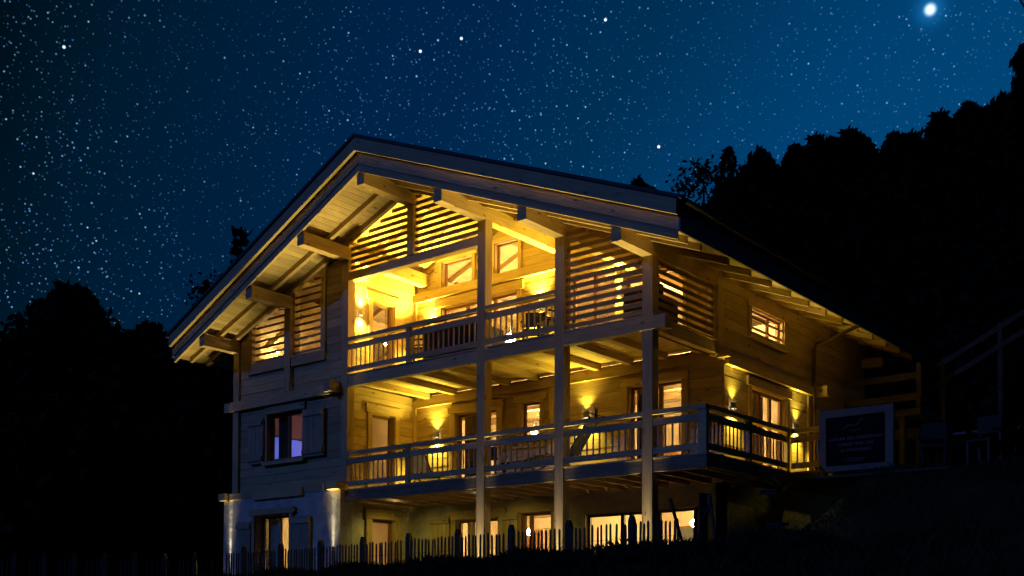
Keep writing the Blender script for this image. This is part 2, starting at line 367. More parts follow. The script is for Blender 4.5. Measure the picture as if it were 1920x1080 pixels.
# --- roof body (soffit boards are its sub-parts)
roofs = {}
for s in (-1, 1):
    z0, z1 = 7.415, 7.90; i = .045
    # seen from the gable: ridge to eave, from verge to back
    A = [(0, yv(0) + i, z0), (0, YB, z0), (0, YB, z1), (0, yv(0) + i, z1)]
    B = [(s * XE, yv(XE) + i, zroof(XE, z0)), (s * XE, YB, zroof(XE, z0)), (s * XE, YB, zroof(XE, z1)), (s * XE, yv(XE) + i, zroof(XE, z1))]
    rf = hexa('roof', A, B, 'board', CH); roofs[s] = rf
    A = [(0, yv(0) - .215, 7.905), (0, YB + .05, 7.905), (0, YB + .05, 7.97), (0, yv(0) - .215, 7.97)]
    B = [(s * (XE + .1), yv(XE) - .215, zroof(XE + .1, 7.905)), (s * (XE + .1), YB + .05, zroof(XE + .1, 7.905)), (s * (XE + .1), YB + .05, zroof(XE + .1, 7.97)), (s * (XE + .1), yv(XE) - .215, zroof(XE + .1, 7.97))]
    hexa('roof_covering', A, B, 'tile', rf)
    bw = .145
    for j in range(50):
        xa, xb = j * bw + .003, (j + 1) * bw - .003
        if xb > XE: xb = XE
        q = lambda y: [(s * xa, y, zroof(xa, 7.387)), (s * xb, y, zroof(xb, 7.387)), (s * xb, y, zroof(xb, 7.410)), (s * xa, y, zroof(xa, 7.410))]
        hexa('soffit_board', q(yv(xa) + .05), q(YB - .02), 'board', rf)
    # three stepped verge boards following the prow of the gable
    for (lo, hi, o0, o1) in ((7.235, 7.385, .0, .055), (7.387, 7.630, .0, .075), (7.632, 7.895, .0, .185)):
        e = XE if lo > 7.3 else 7.2
        A = [(0, yv(0) - o1, lo), (0, yv(0) - o0, lo), (0, yv(0) - o0, hi), (0, yv(0) - o1, hi)]
        B = [(s * e, yv(e) - o1, zroof(e, lo)), (s * e, yv(e) - o0, zroof(e, lo)), (s * e, yv(e) - o0, zroof(e, hi)), (s * e, yv(e) - o1, zroof(e, hi))]
        hexa('verge_board', A, B, 'wood', CH)
    # eave fascia and gutter
    zlo = zroof(XE, 7.36); xa, xb = sorted((s * (XE + .003), s * (XE + .035)))
    box('eave_fascia', xa, xb, yv(XE) - .10, YB, zlo, zroof(XE, 7.89), 'zinc', CH)  # dark metal colour stands in for the shade on this unlit board
    xg = s * (XE + .10); gzt = zroof(XE, 7.86)
    V = []; F = []; n = 7
    for yy in (yv(XE) - .1, YB):
        for q_ in range(n + 1):
            an = math.pi * q_ / n; V.append((xg + .07 * math.cos(an), yy, gzt - .07 * math.sin(an)))
    F = [(q_, q_ + 1, n + 2 + q_, n + 1 + q_) for q_ in range(n)]
    meshobj('gutter', V, F, 'zinc', CH)
    tube('snow_rail', [(s * 6.5, yv(6.5), zroof(6.5, 8.10)), (s * 6.5, YB, zroof(6.5, 8.10))], .02, 'zinc', CH, n=6)

# --- helpers in a wall's own frame: u along the wall, n outwards, z up
class Front:                       # faces -y
    def __init__(s, y): s.y = y
    def b(s, u0, u1, n0, n1, z0, z1): return (u0, u1, s.y - n1, s.y - n0, z0, z1)
    def p(s, u, n, z): return (u, s.y - n, z)
class Side:                        # faces +x, u runs along y
    def __init__(s, x): s.x = x
    def b(s, u0, u1, n0, n1, z0, z1): return (s.x + n0, s.x + n1, u0, u1, z0, z1)
    def p(s, u, n, z): return (s.x + n, u, z)
def wall(fr, u0, u1, z0, z1, openings, mat='inner', thick=.16, top=None, plank=None, ph=.195, pt=.035, step=.5):
    """backing wall with openings; 'top' limits it under the roof; its planks are parts of it"""
    us = sorted({u0, u1, *[o[0] for o in openings], *[o[1] for o in openings], *([u0 + i * step for i in range(int((u1 - u0) / step) + 1)] + [0.] if top else [])})
    us = [u for u in us if u0 <= u <= u1]; V = []; F = []
    for a, b in zip(us[:-1], us[1:]):
        if b - a < 1e-4: continue
        mid = (a + b) / 2; cuts = sorted([(o[2], o[3]) for o in openings if o[0] - 1e-6 <= mid <= o[1] + 1e-6]); zz = z0; segs = []
        for c0, c1 in cuts:
            if c0 > zz: segs.append((zz, c0))
            zz = max(zz, c1)
        segs.append((zz, None))
        for s0, s1 in segs:
            ta = tb = s1
            if s1 is None: ta, tb = (top(a), top(b)) if top else (z1, z1)
            ta = max(ta, s0); tb = max(tb, s0)
            if max(ta, tb) - s0 < 1e-3: continue
            k = len(V)
            V += [fr.p(a, 0, s0), fr.p(b, 0, s0), fr.p(b, -thick, s0), fr.p(a, -thick, s0), fr.p(a, 0, ta), fr.p(b, 0, tb), fr.p(b, -thick, tb), fr.p(a, -thick, ta)]
            F += [tuple(i + k for i in f) for f in BF]
    w = meshobj('wall', V, F, mat, CH)
    if plank:
        zt = z1; r = 0
        while z0 + r * ph < zt - .03:
            a0 = z0 + r * ph + .004; a1 = min(z0 + (r + 1) * ph - .004, zt); r += 1
            lo, hi = u0, u1
            if top:
                lim = (7.36 - a1) / MS; lo, hi = max(u0, -lim), min(u1, lim)
                if hi - lo < .1: continue
            spans = [(lo, hi)]
            for o in openings:
                if o[2] < a1 - .02 and o[3] > a0 + .02:
                    spans = [t for sp in spans for t in ((sp[0], min(sp[1], o[0])), (max(sp[0], o[1]), sp[1])) if t[1] - t[0] > .03]
            for sp in spans:
                box('plank', *fr.b(sp[0] + .001, sp[1] - .001, .001, pt + random.uniform(-.004, .004), a0, a1), plank, w)
    return w
def unit(kind, fr, u0, u1, z0, z1, mull=(), frame='frame', depth=.12, fw=.075, casing=.13, lintel=.19, out=.075, sill=True, cmat='wood', ear=.07, pane='glass', slats=None, curtain=None, midrail=None):
    """window or glazed door set into an opening: frame mesh > panes, casing, lintel, sill, curtain"""
    n0, n1 = -depth, -depth + .06
    bs = [fr.b(u0, u0 + fw, n0, n1, z0, z1), fr.b(u1 - fw, u1, n0, n1, z0, z1), fr.b(u0 + fw, u1 - fw, n0, n1, z1 - fw, z1), fr.b(u0 + fw, u1 - fw, n0, n1, z0, z0 + fw)]
    for mu in mull: bs.append(fr.b(mu - fw * .6, mu + fw * .6, n0 + .004, n1 - .004, z0 + fw, z1 - fw))
    if midrail: bs.append(fr.b(u0 + fw, u1 - fw, n0 + .006, n1 - .006, midrail - .03, midrail + .03))
    w = multi(kind, bs, frame, CH)
    edges = [u0 + fw] + [e for mu in mull for e in (mu - fw * .6, mu + fw * .6)] + [u1 - fw]
    for a, b in zip(edges[0::2], edges[1::2]): box('pane', *fr.b(a, b, n0 + .026, n0 + .034, z0 + fw, z1 - fw), pane, w)
    # reveal boards
    box('jamb', *fr.b(u0 - .002, u0 + .018, n1, .04, z0, z1), cmat, w); box('jamb', *fr.b(u1 - .018, u1 + .002, n1, .04, z0, z1), cmat, w)
    box('head', *fr.b(u0 + .018, u1 - .018, n1, .04, z1 - .018, z1 + .002), cmat, w)
    if casing:
        box('casing', *fr.b(u0 - casing, u0, .04, out, z0, z1), cmat, w); box('casing', *fr.b(u1, u1 + casing, .04, out, z0, z1), cmat, w)
        box('lintel', *fr.b(u0 - casing - ear, u1 + casing + ear, .04, out + .02, z1, z1 + lintel), cmat, w)
    if sill: box('sill', *fr.b(u0 - casing - .03, u1 + casing + .03, .0, out + .07, z0 - .09, z0), cmat, w)
    if curtain:
        for (a, b, m_) in curtain:
            n = max(6, int((b - a) / .03)); V = []; F = []
            for i in range(n + 1):
                u = a + (b - a) * i / n; nn_ = n0 - .10 + .03 * math.sin(i * 1.9) + .012 * math.sin(i * .7)
                V += [fr.p(u, nn_, z0 + .02), fr.p(u, nn_, z1 - .02)]
            for i in range(n): F.append((2 * i, 2 * i + 2, 2 * i + 3, 2 * i + 1))
            k = len(V)
            for i in range(n + 1):
                u = a + (b - a) * i / n; nn_ = n0 - .106 + .03 * math.sin(i * 1.9) + .012 * math.sin(i * .7)
                V += [fr.p(u, nn_, z0 + .02), fr.p(u, nn_, z1 - .02)]
            for i in range(n): F.append((k + 2 * i + 1, k + 2 * i + 3, k + 2 * i + 2, k + 2 * i))
            meshobj('curtain', V, F, m_, w, smooth=True)
    return w
def shutter(fr, u0, u1, z0, z1, n=.05):
    s = box('shutter', *fr.b(u0, u1, n, n + .02, z0, z1), 'shutter', CH)
    k = max(2, round((u1 - u0) / .13)); w = (u1 - u0) / k
    for i in range(k): box('board', *fr.b(u0 + i * w + .003, u0 + (i + 1) * w - .003, n + .0205, n + .038, z0 + .002, z1 - .002), 'shutter', s)
    for zz in (z0 + .07, z1 - .17): box('batten', *fr.b(u0 + .01, u1 - .01, n + .039, n + .075, zz, zz + .10), 'shutter', s)
    return s
ROOFTOP = lambda x: zroof(x, 7.38)

# --- left wing front
FW = Front(.10)
lv = [(-5.39, -4.13, 4.30, 9), (-3.90, -2.87, 4.29, 9)]
wall(FW, -6.0, -2.03, 1.15, 3.2, [(-4.81, -3.50, 1.85, 3.0)], plank='plank')
wall(FW, -6.0, -2.03, 3.2, 6.6, lv, plank='plank', top=ROOFTOP)
PL = Front(-.12)
wall(PL, -6.26, -2.0, GZ0 - .2, .985, [(-4.97, -3.68, -1.3, .55)], mat='plaster', thick=.36)
unit('window', FW, -4.81, -3.50, 1.85, 3.0, mull=(-4.15,), curtain=[(-4.70, -4.42, 'curtaind')], sill=True, frame='frame', casing=.07, lintel=.16, ear=.02)
shutter(FW, -5.45, -4.89, 1.83, 2.93, .09); shutter(FW, -3.43, -2.71, 1.83, 2.95, .09)
unit('window', PL, -4.97, -3.68, -1.3, .55, mull=(-4.3,), curtain=[(-4.9, -4.45, 'curtain'), (-4.15, -3.8, 'curtain')], frame='wood', casing=.10, lintel=.14, sill=False, depth=.22)
shutter(PL, -5.65, -5.10, -1.25, .42, .05); shutter(PL, -3.55, -2.95, -1.25, .45, .05)
# sills and trims of the louvred openings
for (a, b, z, _) in lv:
    box('sill', a - .16, b + .14, .0, .09, z - .25, z, 'wood', CH)
    box('casing', b, b + .14, .01, .08, z, min(ROOFTOP(b), ROOFTOP(b + .14)) - .05, 'wood', CH) if b > -3 else box('casing', a - .13, a, .01, .08, z, ROOFTOP(a - .13) - .05, 'wood', CH)
def louvre(fr, u0, u1, z0, z1, pitch=.152, h=.088, d=.05, n=-.02, tilt=.03, limit=None):
    scr = None; z = z0; i = 0
    while z + h < z1:
        a, b = u0, u1
        if limit:
            r = limit(z + h); a, b = max(a, r[0]), min(b, r[1])
        if b - a > .12:
            A = [fr.p(a, n, z), fr.p(a, n - d, z + tilt), fr.p(a, n - d, z + h + tilt), fr.p(a, n, z + h)]; B = [fr.p(b, n, z), fr.p(b, n - d, z + tilt), fr.p(b, n - d, z + h + tilt), fr.p(b, n, z + h)]
            if scr is None: scr = hexa('louvre_screen', A, B, 'slat', CH)
            else: hexa('slat', A, B, 'slat', scr)
        z += pitch; i += 1
lim = lambda z: (-(7.30 - z) / MS, (7.30 - z) / MS)
louvre(FW, -5.40, -4.12, 4.34, 6.2, pitch=.165, h=.05, limit=lim); louvre(FW, -3.91, -2.86, 4.34, 6.4, pitch=.165, h=.05, limit=lim)
FG = Front(.06)
louvre(FG, -PX[1] + PW / 2, -.09, 5.97, 7.3, limit=lim, pitch=.143, h=.084); louvre(FG, .09, PX[1] - PW / 2, 5.97, 7.3, limit=lim, pitch=.143, h=.084)
louvre(FG, PX[2] + PW / 2, 6 - PW / 2, 3.63, 6.0, limit=lim, pitch=.15, h=.082)
SD = Side(6.05)
louvre(SD, PW, YW - .28, 3.66, 4.72, pitch=.15, h=.085)
# bands of the left wing
box('band_beam', -6.40, -2.42, -.055, .065, 3.21, 3.44, 'wood', CH)
box('beam_end', -2.40, -2.19, -.30, .10, 3.20, 3.45, 'wood', CH)
box('band_beam', -6.36, -6.10, -.22, .07, .99, 1.16, 'wood', CH)
box('band_beam', -6.02, -2.55, -.14, .06, .99, 1.148, 'wood', CH)
box('beam_end', -2.36, -1.99, -.24, .05, .99, 1.165, 'wood', CH)
box('lintel', -5.06, -3.25, -.20, -.142, .93, 1.12, 'wood', CH)
# --- left side, back and right outer walls
wall(Side(-6.0 + .02), .12, 9.75, GZ0, 5.0, [], thick=.18)
# --- loggia inner wall (faces the open balconies)
FI = Side(XI)
wall(FI, .13, YW, GZ0 - .2, .80, [(1.21, 1.98, -1.3, .45)], mat='plaster')
wall(FI, .13, YW, .98, 3.5, [(1.18, 1.95, 1.0, 2.95)], plank='plank')
wall(FI, .13, YW, 3.56, 6.36, [(1.18, 1.91, 3.58, 5.62)], plank='plank')
unit('door', FI, 1.21, 1.98, -1.3, .45, frame='frame', sill=False, lintel=.23, cmat='wood', casing=.18, ear=.05)
unit('door', FI, 1.18, 1.95, 1.0, 2.95, frame='frame', sill=False, curtain=[(1.25, 1.42, 'curtaind')], lintel=.2)
unit('door', FI, 1.18, 1.91, 3.58, 5.62, frame='frame', sill=False, lintel=.2)
box('wall_plate', XI + .036, XI + .10, .20, YW, 6.02, 6.28, 'wood', CH)
# --- loggia back wall
FB = Front(YW)
op_g = [(-.98, .33, -1.3, .44), (.96, 1.86, -.9, .49), (2.76, 5.48, -1.35, .37)]
wall(FB, XI - .15, XS, GZ0 - .2, .80, op_g, mat='plaster')
unit('door', FB, -.98, .33, -1.3, .44, mull=(-.3,), frame='frame', sill=False, curtain=[(-.85, -.6, 'curtain')], lintel=.2, casing=.16)
unit('window', FB, .96, 1.86, -.9, .49, mull=(1.2,), frame='frame', lintel=.18)
unit('glazed_door', FB, 2.76, 5.48, -1.35, .37, mull=(3.66, 4.56), frame='darkframe', sill=False, casing=.0)
shutter(FB, -1.75, -1.13, -1.2, .54, .08); shutter(FB, .49, .95, -1.2, .52, .08)
op_1 = [(-1.03, .27, 1.0, 2.97), (.96, 1.53, 2.05, 3.0), (3.86, 5.17, 1.0, 2.99)]
wall(FB, XI - .15, XS, .98, 3.5, op_1, plank='plank')
unit('door', FB, -1.03, .27, 1.0, 2.97, mull=(-.1,), frame='frame', sill=False, lintel=.17, curtain=[(-.95, -.2, 'curtaind')], casing=.16, ear=.04)
unit('window', FB, .96, 1.53, 2.05, 3.0, frame='frame', lintel=.15, casing=.1)
unit('door', FB, 3.86, 5.17, 1.0, 2.99, mull=(4.6,), frame='frame', sill=False, lintel=.15, curtain=[(3.92, 4.2, 'curtaind')], casing=.14, ear=.02)
op_2 = [(-1.50, .85, 3.58, 5.60), (-1.49, -.51, 6.09, 6.70), (.16, .89, 6.09, 6.80), (2.35, 3.55, 3.58, 5.60), (3.75, 5.2, 3.58, 5.35)]
wall(FB, XI - .15, XS, 3.56, 7.3, op_2, plank='plank', top=ROOFTOP)
unit('door', FB, -1.50, .85, 3.58, 5.60, mull=(-.75, .1), frame='frame', sill=False, lintel=.2)
unit('window', FB, -1.49, -.51, 6.09, 6.70, frame='frame', sill=False, casing=.09, lintel=.09, fw=.045)
unit('window', FB, .16, .89, 6.09, 6.80, frame='frame', sill=False, casing=.09, lintel=.09, fw=.045)
unit('door', FB, 2.35, 3.55, 3.58, 5.60, mull=(2.95,), frame='frame', sill=False, lintel=.2)
unit('door', FB, 3.75, 5.2, 3.58, 5.35, mull=(4.5,), frame='frame', sill=False, lintel=.0, casing=.08)
box('wall_beam', XI + .04, XS - .05, YW - .12, YW - .037, 5.84, 6.06, 'wood', CH)
box('wall_beam', XI + .04, XS + .09, YW - .11, YW - .037, 3.24, 3.42, 'wood', CH)
box('corner_board', XI + .037, XI + .13, YW - .10, YW - .037, 3.58, 5.83, 'wood', CH); box('corner_board', XI + .037, XI + .13, YW - .10, YW - .037, 1.0, 3.23, 'wood', CH)
box('corner_board', 1.80, 1.96, YW - .08, YW - .037, 1.0, 3.23, 'wood', CH)
# --- side facade
FS = Side(XS)
wall(FS, YW - .02, 9.8, .98, 3.3, [(3.75, 5.38, 1.0, 2.90)], plank='plank', mat='inner')
wall(FS, YW - .3, 9.8, 3.3, 4.98, [(3.75, 5.24, 3.99, 4.54)], plank='plank', mat='inner')
wall(FS, YW, 9.8, GZ0 - .2, .97, [], mat='plaster')
unit('window', FS, 3.75, 5.24, 3.99, 4.54, mull=(4.75,), frame='frame', fw=.05, casing=.12, lintel=.10)
for zz in (4.13, 4.33): box('window_bar', XS - .03, XS + .01, 3.75, 5.24, zz, zz + .04, 'slat', CH)
unit('door', FS, 3.75, 5.38, 1.0, 2.90, mull=(4.35, 4.85), frame='frame', sill=False, curtain=[(4.1, 4.75, 'curtain')], lintel=.18)
box('band_beam', XS + .036, XS + .13, YW - .02, 6.6, 3.15, 3.34, 'wood', CH)
box('beam_end', XS - .02, XS + .24, YW - .24, YW - .12, 3.25, 3.40, 'wood', CH)
box('corner_post', XS - .12, XS + .045, YW - .30, YW - .06, 3.45, 4.68, 'wood', CH)
box('corner_board', XS + .037, XS + .08, 6.45, 6.58, 1.0, 3.14, 'wood', CH)
box('beam_end', XS + .04, XS + .30, 6.95, 7.12, 3.18, 3.42, 'wood', CH)
dp = tube('downpipe', [(XS + .12, 6.66, 1.0), (XS + .12, 6.66, 4.2), (XS + .16, 6.68, 4.3), (XE - .05, 6.75, 4.60)], .045, 'copper', CH)
box('purlin_end', XS + .04, XS + .55, 9.55, 9.76, 4.30, 4.52, 'wood', CH)
wall(Front(9.8), -6.0, 6.05, GZ0, 4.9, [], thick=.15, top=lambda x: zroof(x, 7.38))

# --- balcony floors: joists, floor boards, front beams
for i in range(10):
    x = -1.87 + .83 * i; box('joist', x - .065, x + .065, .15, YW - .036, 3.425, 3.555, 'wood', CH)
xx = -2.2
while xx < 7.1:
    box('joist', xx - .035, xx + .035, .155, YW - .005 if xx < 6.0 else 6.4, .80, .958, 'wood', CH); xx += .50
nb = 18; bw = (YW - .03) / nb
for i in range(nb):
    a, b = .0 + i * bw + .003, (i + 1) * bw - .003
    box('floor_board', XI + .04 if a > .22 else PX[1] * -1 + .11, 6.12, a, b, 3.556, 3.588, 'board', CH)
    box('floor_board', XI + .04 if a > .22 else PX[1] * -1 + .11, 7.22, a, b, .962, .992, 'board', CH)
for i in range(27): box('floor_board', XS + .04, 7.22 if YW + i * .14 < 3.35 else 8.4, YW - .025 + i * .14, YW + i * .14 + .11, .962, .992, 'board', CH)
box('front_beam', -PX[1] + PW / 2, PX[1] - PW / 2, .012, .145, D2B, D2T, 'wood', CH); box('front_beam', PX[1] + PW / 2, PX[2] - PW / 2, .012, .145, D2B, D2T, 'wood', CH)
box('front_beam', PX[2] + PW / 2, 6.38, -.008, .145, D2B, D2T, 'wood', CH)
box('side_beam', 5.95, 6.09, .22, YW - .04, D2B + .02, D2T + .01, 'wood', CH)
box('side_beam', 6.10, 6.36, .15, .30, D2B + .03, D2T - .02, 'wood', CH)
for a, b in ((-PX[1] + .03, PX[1] - PW / 2), (PX[1] + PW / 2, PX[2] - PW / 2), (PX[2] + PW / 2, 6 - PW / 2), (6 + PW / 2, 7.20)):
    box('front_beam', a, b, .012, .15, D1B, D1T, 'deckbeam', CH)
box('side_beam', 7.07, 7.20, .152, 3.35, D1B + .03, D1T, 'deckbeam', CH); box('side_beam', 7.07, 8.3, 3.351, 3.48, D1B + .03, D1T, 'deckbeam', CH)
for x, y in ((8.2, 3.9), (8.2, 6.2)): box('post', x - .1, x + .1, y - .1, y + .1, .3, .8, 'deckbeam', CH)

# --- railings
def railing(base, p0, p1, post_a=None, post_b=None, sp=.139):
    """straight balustrade from p0 to p1 (x, y): handrail > upper rail, lower rail, balusters, posts"""
    p0 = Vector((*p0, 0)); p1 = Vector((*p1, 0)); d = (p1 - p0); L = d.length; d.normalize(); nrm = Vector((d.y, -d.x, 0)); z = Vector((0, 0, 1))
    def seg(name, a, b, zl, zh, n0, n1, mat, par):
        q = lambda s: [p0 + d * s + nrm * n1 + z * (base + zl), p0 + d * s + nrm * n0 + z * (base + zl), p0 + d * s + nrm * n0 + z * (base + zh), p0 + d * s + nrm * n1 + z * (base + zh)]
        return hexa(name, q(a), q(b), mat, par)
    h = seg('railing', 0, L, .79, .872, -.06, .07, 'wood', CH)
    seg('upper_rail', .002, L - .002, .597, .722, -.01, .032, 'wood', h); seg('lower_rail', .002, L - .002, .092, .205, -.01, .032, 'wood', h)
    if post_a: seg('rail_post', 0, post_a, .012, .788, -.055, .045, 'wood', h)
    if post_b: seg('rail_post', L - post_b, L, .012, .788, -.055, .045, 'wood', h)
    n = max(1, int(L / sp)); st = L / (n + .35)
    for i in range(n):
        c = st * (i + .68)
        if (post_a and c < post_a + .03) or (post_b and c > L - post_b - .03): continue
        q = lambda zz: [p0 + d * (c - .015) + nrm * .020 + z * zz, p0 + d * (c + .015) + nrm * .020 + z * zz, p0 + d * (c + .015) + nrm * .002 + z * zz, p0 + d * (c - .015) + nrm * .002 + z * zz]
        hexa('baluster', q(base + .206), q(base + .596), 'wood', h)
    return h
e1 = PW / 2
for base in (D1T, D2T):
    railing(base, (-PX[1] + e1, .05), (0, .05), post_b=.10); railing(base, (.001, .05), (PX[1] - e1, .05)); railing(base, (PX[1] + e1, .05), (PX[2] - e1, .05))
railing(D1T, (PX[2] + e1, .05), (6 - e1, .05)); railing(D1T, (6 + e1, .05), (7.20, .05), post_b=.16)
railing(D1T, (7.15, .121), (7.15, 1.72), post_b=.11); railing(D1T, (7.15, 1.722), (7.15, 3.30), post_b=.11); railing(D1T, (7.09, 3.371), (8.25, 3.371), post_b=.11)

# --- interior floors and partitions
for (z0, z1) in ((.81, .978), (3.40, 3.552)):
    box('floor_slab', -5.97, XI - .17, .13, 9.63, z0, z1, 'inner', CH); box('floor_slab', XI - .168, XS - .17, YW + .165, 9.63, z0, z1, 'inner', CH)
box('floor_slab', -5.97, XS - .17, YW + .165, 9.63, GZ0 - .1, GZ0 + .02, 'inner', CH)
for (z0, z1) in ((GZ0, .80), (.985, 3.39), (3.56, 4.9)):
    box('partition', -5.96, XS - .18, 6.4, 6.5, z0, z1, 'inner', CH)
    box('partition', XI - .168, XI - .05, YW + .17, 6.39, z0, z1, 'inner', CH)
for (z0, z1) in ((GZ0, .80), (.985, 3.39)): box('partition', 2.1, 2.2, YW + .17, 6.39, z0, z1, 'inner', CH)
box('partition', -3.42, -3.36, .14, 6.39, .985, 3.39, 'inner', CH)
for y in (3.6, 4.5, 5.4): box('ceiling_joist', XI, XS - .2, y - .07, y + .07, 3.24, 3.398, 'wood', CH)
for x in (-5.2, -4.0): box('ceiling_joist', x - .07, x + .07, .2, 6.3, 3.24, 3.398, 'wood', CH)
# --- rear balcony on the right flank
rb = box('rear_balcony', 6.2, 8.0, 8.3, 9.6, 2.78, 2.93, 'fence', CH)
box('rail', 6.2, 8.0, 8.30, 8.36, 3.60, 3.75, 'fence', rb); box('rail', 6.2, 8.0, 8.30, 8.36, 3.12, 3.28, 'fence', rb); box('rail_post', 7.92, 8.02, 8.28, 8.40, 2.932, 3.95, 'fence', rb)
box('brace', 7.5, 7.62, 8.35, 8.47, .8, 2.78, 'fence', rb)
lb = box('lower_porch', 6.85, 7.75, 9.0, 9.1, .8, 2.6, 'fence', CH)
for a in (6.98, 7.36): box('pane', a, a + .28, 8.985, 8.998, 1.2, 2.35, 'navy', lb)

# ================================================================== LAMPS
WARM = (1, .79, .085)
def wall_lamp(pos, nrm, label, up=26, dn=26, core=60, wide=1.0):
    t = empty('wall_lamp', pos, label, 'wall lamp', 'wall lamps on the balconies'); p = Vector(pos); n = Vector(nrm); tx_ = Vector((-n.y, n.x, 0))
    q = lambda a0, a1, b0, b1, z0, z1: [p + n * a + tx_ * b + Vector((0, 0, z)) for z in (z0, z1) for a, b in ((a0, b0), (a1, b0), (a1, b1), (a0, b1))]
    v = q(.0, .015, -.05, .05, -.07, .07); meshobj('back_plate', [x_ - p for x_ in v], BF, 'steel', t, Matrix.Translation(p))
    # half-round shade, open above and below
    V = []; F = []; k = 9
    for zz in (-.055, .055):
        for i in range(k + 1):
            an = -math.pi / 2 + math.pi * i / k
            for r in (.085, .078): V.append(n * (.016 + r * math.cos(an)) + tx_ * (r * math.sin(an)) + Vector((0, 0, zz)))
    m_ = (k + 1) * 2
    for i in range(k):
        a = 2 * i; F += [(a, a + 2, m_ + a + 2, m_ + a), (a + 1, m_ + a + 1, m_ + a + 3, a + 3), (a, a + 1, a + 3, a + 2), (m_ + a, m_ + a + 2, m_ + a + 3, m_ + a + 1)]
    meshobj('shade', V, F, 'steel', t, Matrix.Translation(p))
    ball('bulb', p + n * .05, .022, 'lens', t, 8, 6)
    L0 = p + n * .06
    light('up_light', 'SPOT', L0 + Vector((0, 0, .075)), t, up * wide, WARM, n * .55 + Vector((0, 0, 1)), 125, .9, .03)
    light('up_beam', 'SPOT', L0 + Vector((0, 0, .075)), t, core, WARM, n * -.02 + Vector((0, 0, 1)), 11, .8, .012)
    light('down_light', 'SPOT', L0 - Vector((0, 0, .075)), t, dn, WARM, n * .15 - Vector((0, 0, 1)), 120, .9, .03)
Fn = (0, -1, 0); Sn = (1, 0, 0)
wall_lamp((-1.62, YW - .04, 2.52), Fn, 'lit wall lamp left of the dark door on the middle balcony', 300, 360, 500)
wall_lamp((2.80, YW - .04, 2.50), Fn, 'lit wall lamp on the middle balcony behind the folded deck chair', 150, 330, 400)
wall_lamp((XS + .04, 2.95, 2.36), Sn, 'lit wall lamp on the right flank, nearest the balcony corner post', 110, 300, 500)
wall_lamp((XS + .04, 5.85, 2.35), Sn, 'lit wall lamp on the right flank beside the downpipe', 110, 300, 500)
wall_lamp((-1.80, YW - .04, 5.10), Fn, 'lit wall lamp on the top balcony back wall near the inner corner', 1250, 550, 500)
wall_lamp((1.52, YW - .04, 5.10), Fn, 'lit wall lamp on the top balcony back wall behind the middle posts', 1250, 550, 500)
wall_lamp((XI + .04, .80, 5.22), Sn, 'lit wall lamp on the top balcony side wall left of the door', 1250, 550, 500)
wall_lamp((3.65, YW - .04, 5.0), Fn, 'added fill lamp on the top balcony back wall by the slatted screen', 700, 250, 300)  # no lamp known here: added to light the slats and roof
GW = (1, .80, .24)
def ground_spot(x, y, label, wide, narrow, aim=0.0, cone=9, fo=0, ax_=0.0):
    z = float(gz(x, y)) + .03
    t = empty('ground_spotlight', (x, y, z), label, 'spotlight', 'uplights set in the ground along the front')
    n = 14; V = []; F = []
    for r, zz in ((.085, 0), (.085, .045), (.06, .05), (.06, .03)):
        for k in range(n): V.append((r * math.cos(2 * math.pi * k / n), r * math.sin(2 * math.pi * k / n), zz))
    for i in range(3):
        for k in range(n): F.append((i * n + k, i * n + (k + 1) % n, (i + 1) * n + (k + 1) % n, (i + 1) * n + k))
    meshobj('housing', V, F, 'steel', t, Matrix.Translation((x, y, z)), smooth=False)
    meshobj('lens', [(.06 * math.cos(2 * math.pi * k / n), .06 * math.sin(2 * math.pi * k / n), .032) for k in range(n)], [tuple(range(n))], 'lens', t, Matrix.Translation((x, y, z)))
    light('flood_beam', 'SPOT', (x, y + fo, z + .07), t, wide, GW, (ax_, -.2, 1), 36, .9, .03)
    light('narrow_beam', 'SPOT', (x, y, z + .07), t, narrow, (1, .9, .72), (0, aim, 1), cone, .9, .02)
ground_spot(-5.98, -.19, 'uplight in the ground at the far left corner of the plastered wall', 1500, 1500, .04, 5.5, -.04)
ground_spot(-2.22, -.19, 'uplight in the ground beside the young fir tree at the wall corner', 3100, 1500, .04, 5.5, -.04, 0.03)
ground_spot(2.036, -.13, 'uplight at the foot of the first tall balcony post', 2500, 300, .12, 10, .095)
ground_spot(4.016, -.13, 'uplight at the foot of the middle tall balcony post', 2500, 300, .12, 10, .095)
ground_spot(6.0, -.13, 'uplight at the foot of the right-hand tall balcony post', 2500, 300, .12, 10, .095)
def room_lamp(pos, label, mat='bulb', r=.09, ztop=None):
    t = empty('ceiling_lamp', pos, label, 'ceiling lamp', 'lamps burning inside the rooms')
    ball('globe', pos, r, mat, t)
    if ztop: tube('cord', [(pos[0], pos[1], pos[2] + r), (pos[0], pos[1], ztop)], .006, 'black', t, n=5)
    return t
def soffit_fill(x, y, z, label, p):  # unseen fill lamps, added to brighten the ground-floor wall
    t = empty('soffit_fill_lamp', (x, y, z), label, 'ceiling lamp', 'added fill lamps under the lower balcony')
    tube('housing', [(x, y, z), (x, y, z - .05)], .06, 'steel', t, n=12); tube('lens', [(x, y, z - .0505), (x, y, z - .055)], .045, 'lens', t, n=12)
    light('down_light', 'SPOT', (x, y, z - .15), t, p, WARM, (0, .15, -1), 165, .6, .05)
soffit_fill(-1.45, 1.25, .955, 'added fill lamp under the lower balcony boards near the inner corner', 26)
soffit_fill(1.05, 1.4, .955, 'added fill lamp under the lower balcony boards between the first two posts', 20)
room_lamp((-.2, 4.6, 2.75), 'lamp inside the middle floor room behind the dark double door', ztop=3.39)
room_lamp((4.4, 4.4, 2.75), 'lamp inside the middle floor room behind the curtained corner door', ztop=3.39)
room_lamp((-.3, 4.6, .25), 'lamp inside the ground floor room behind the shuttered door', ztop=.80)
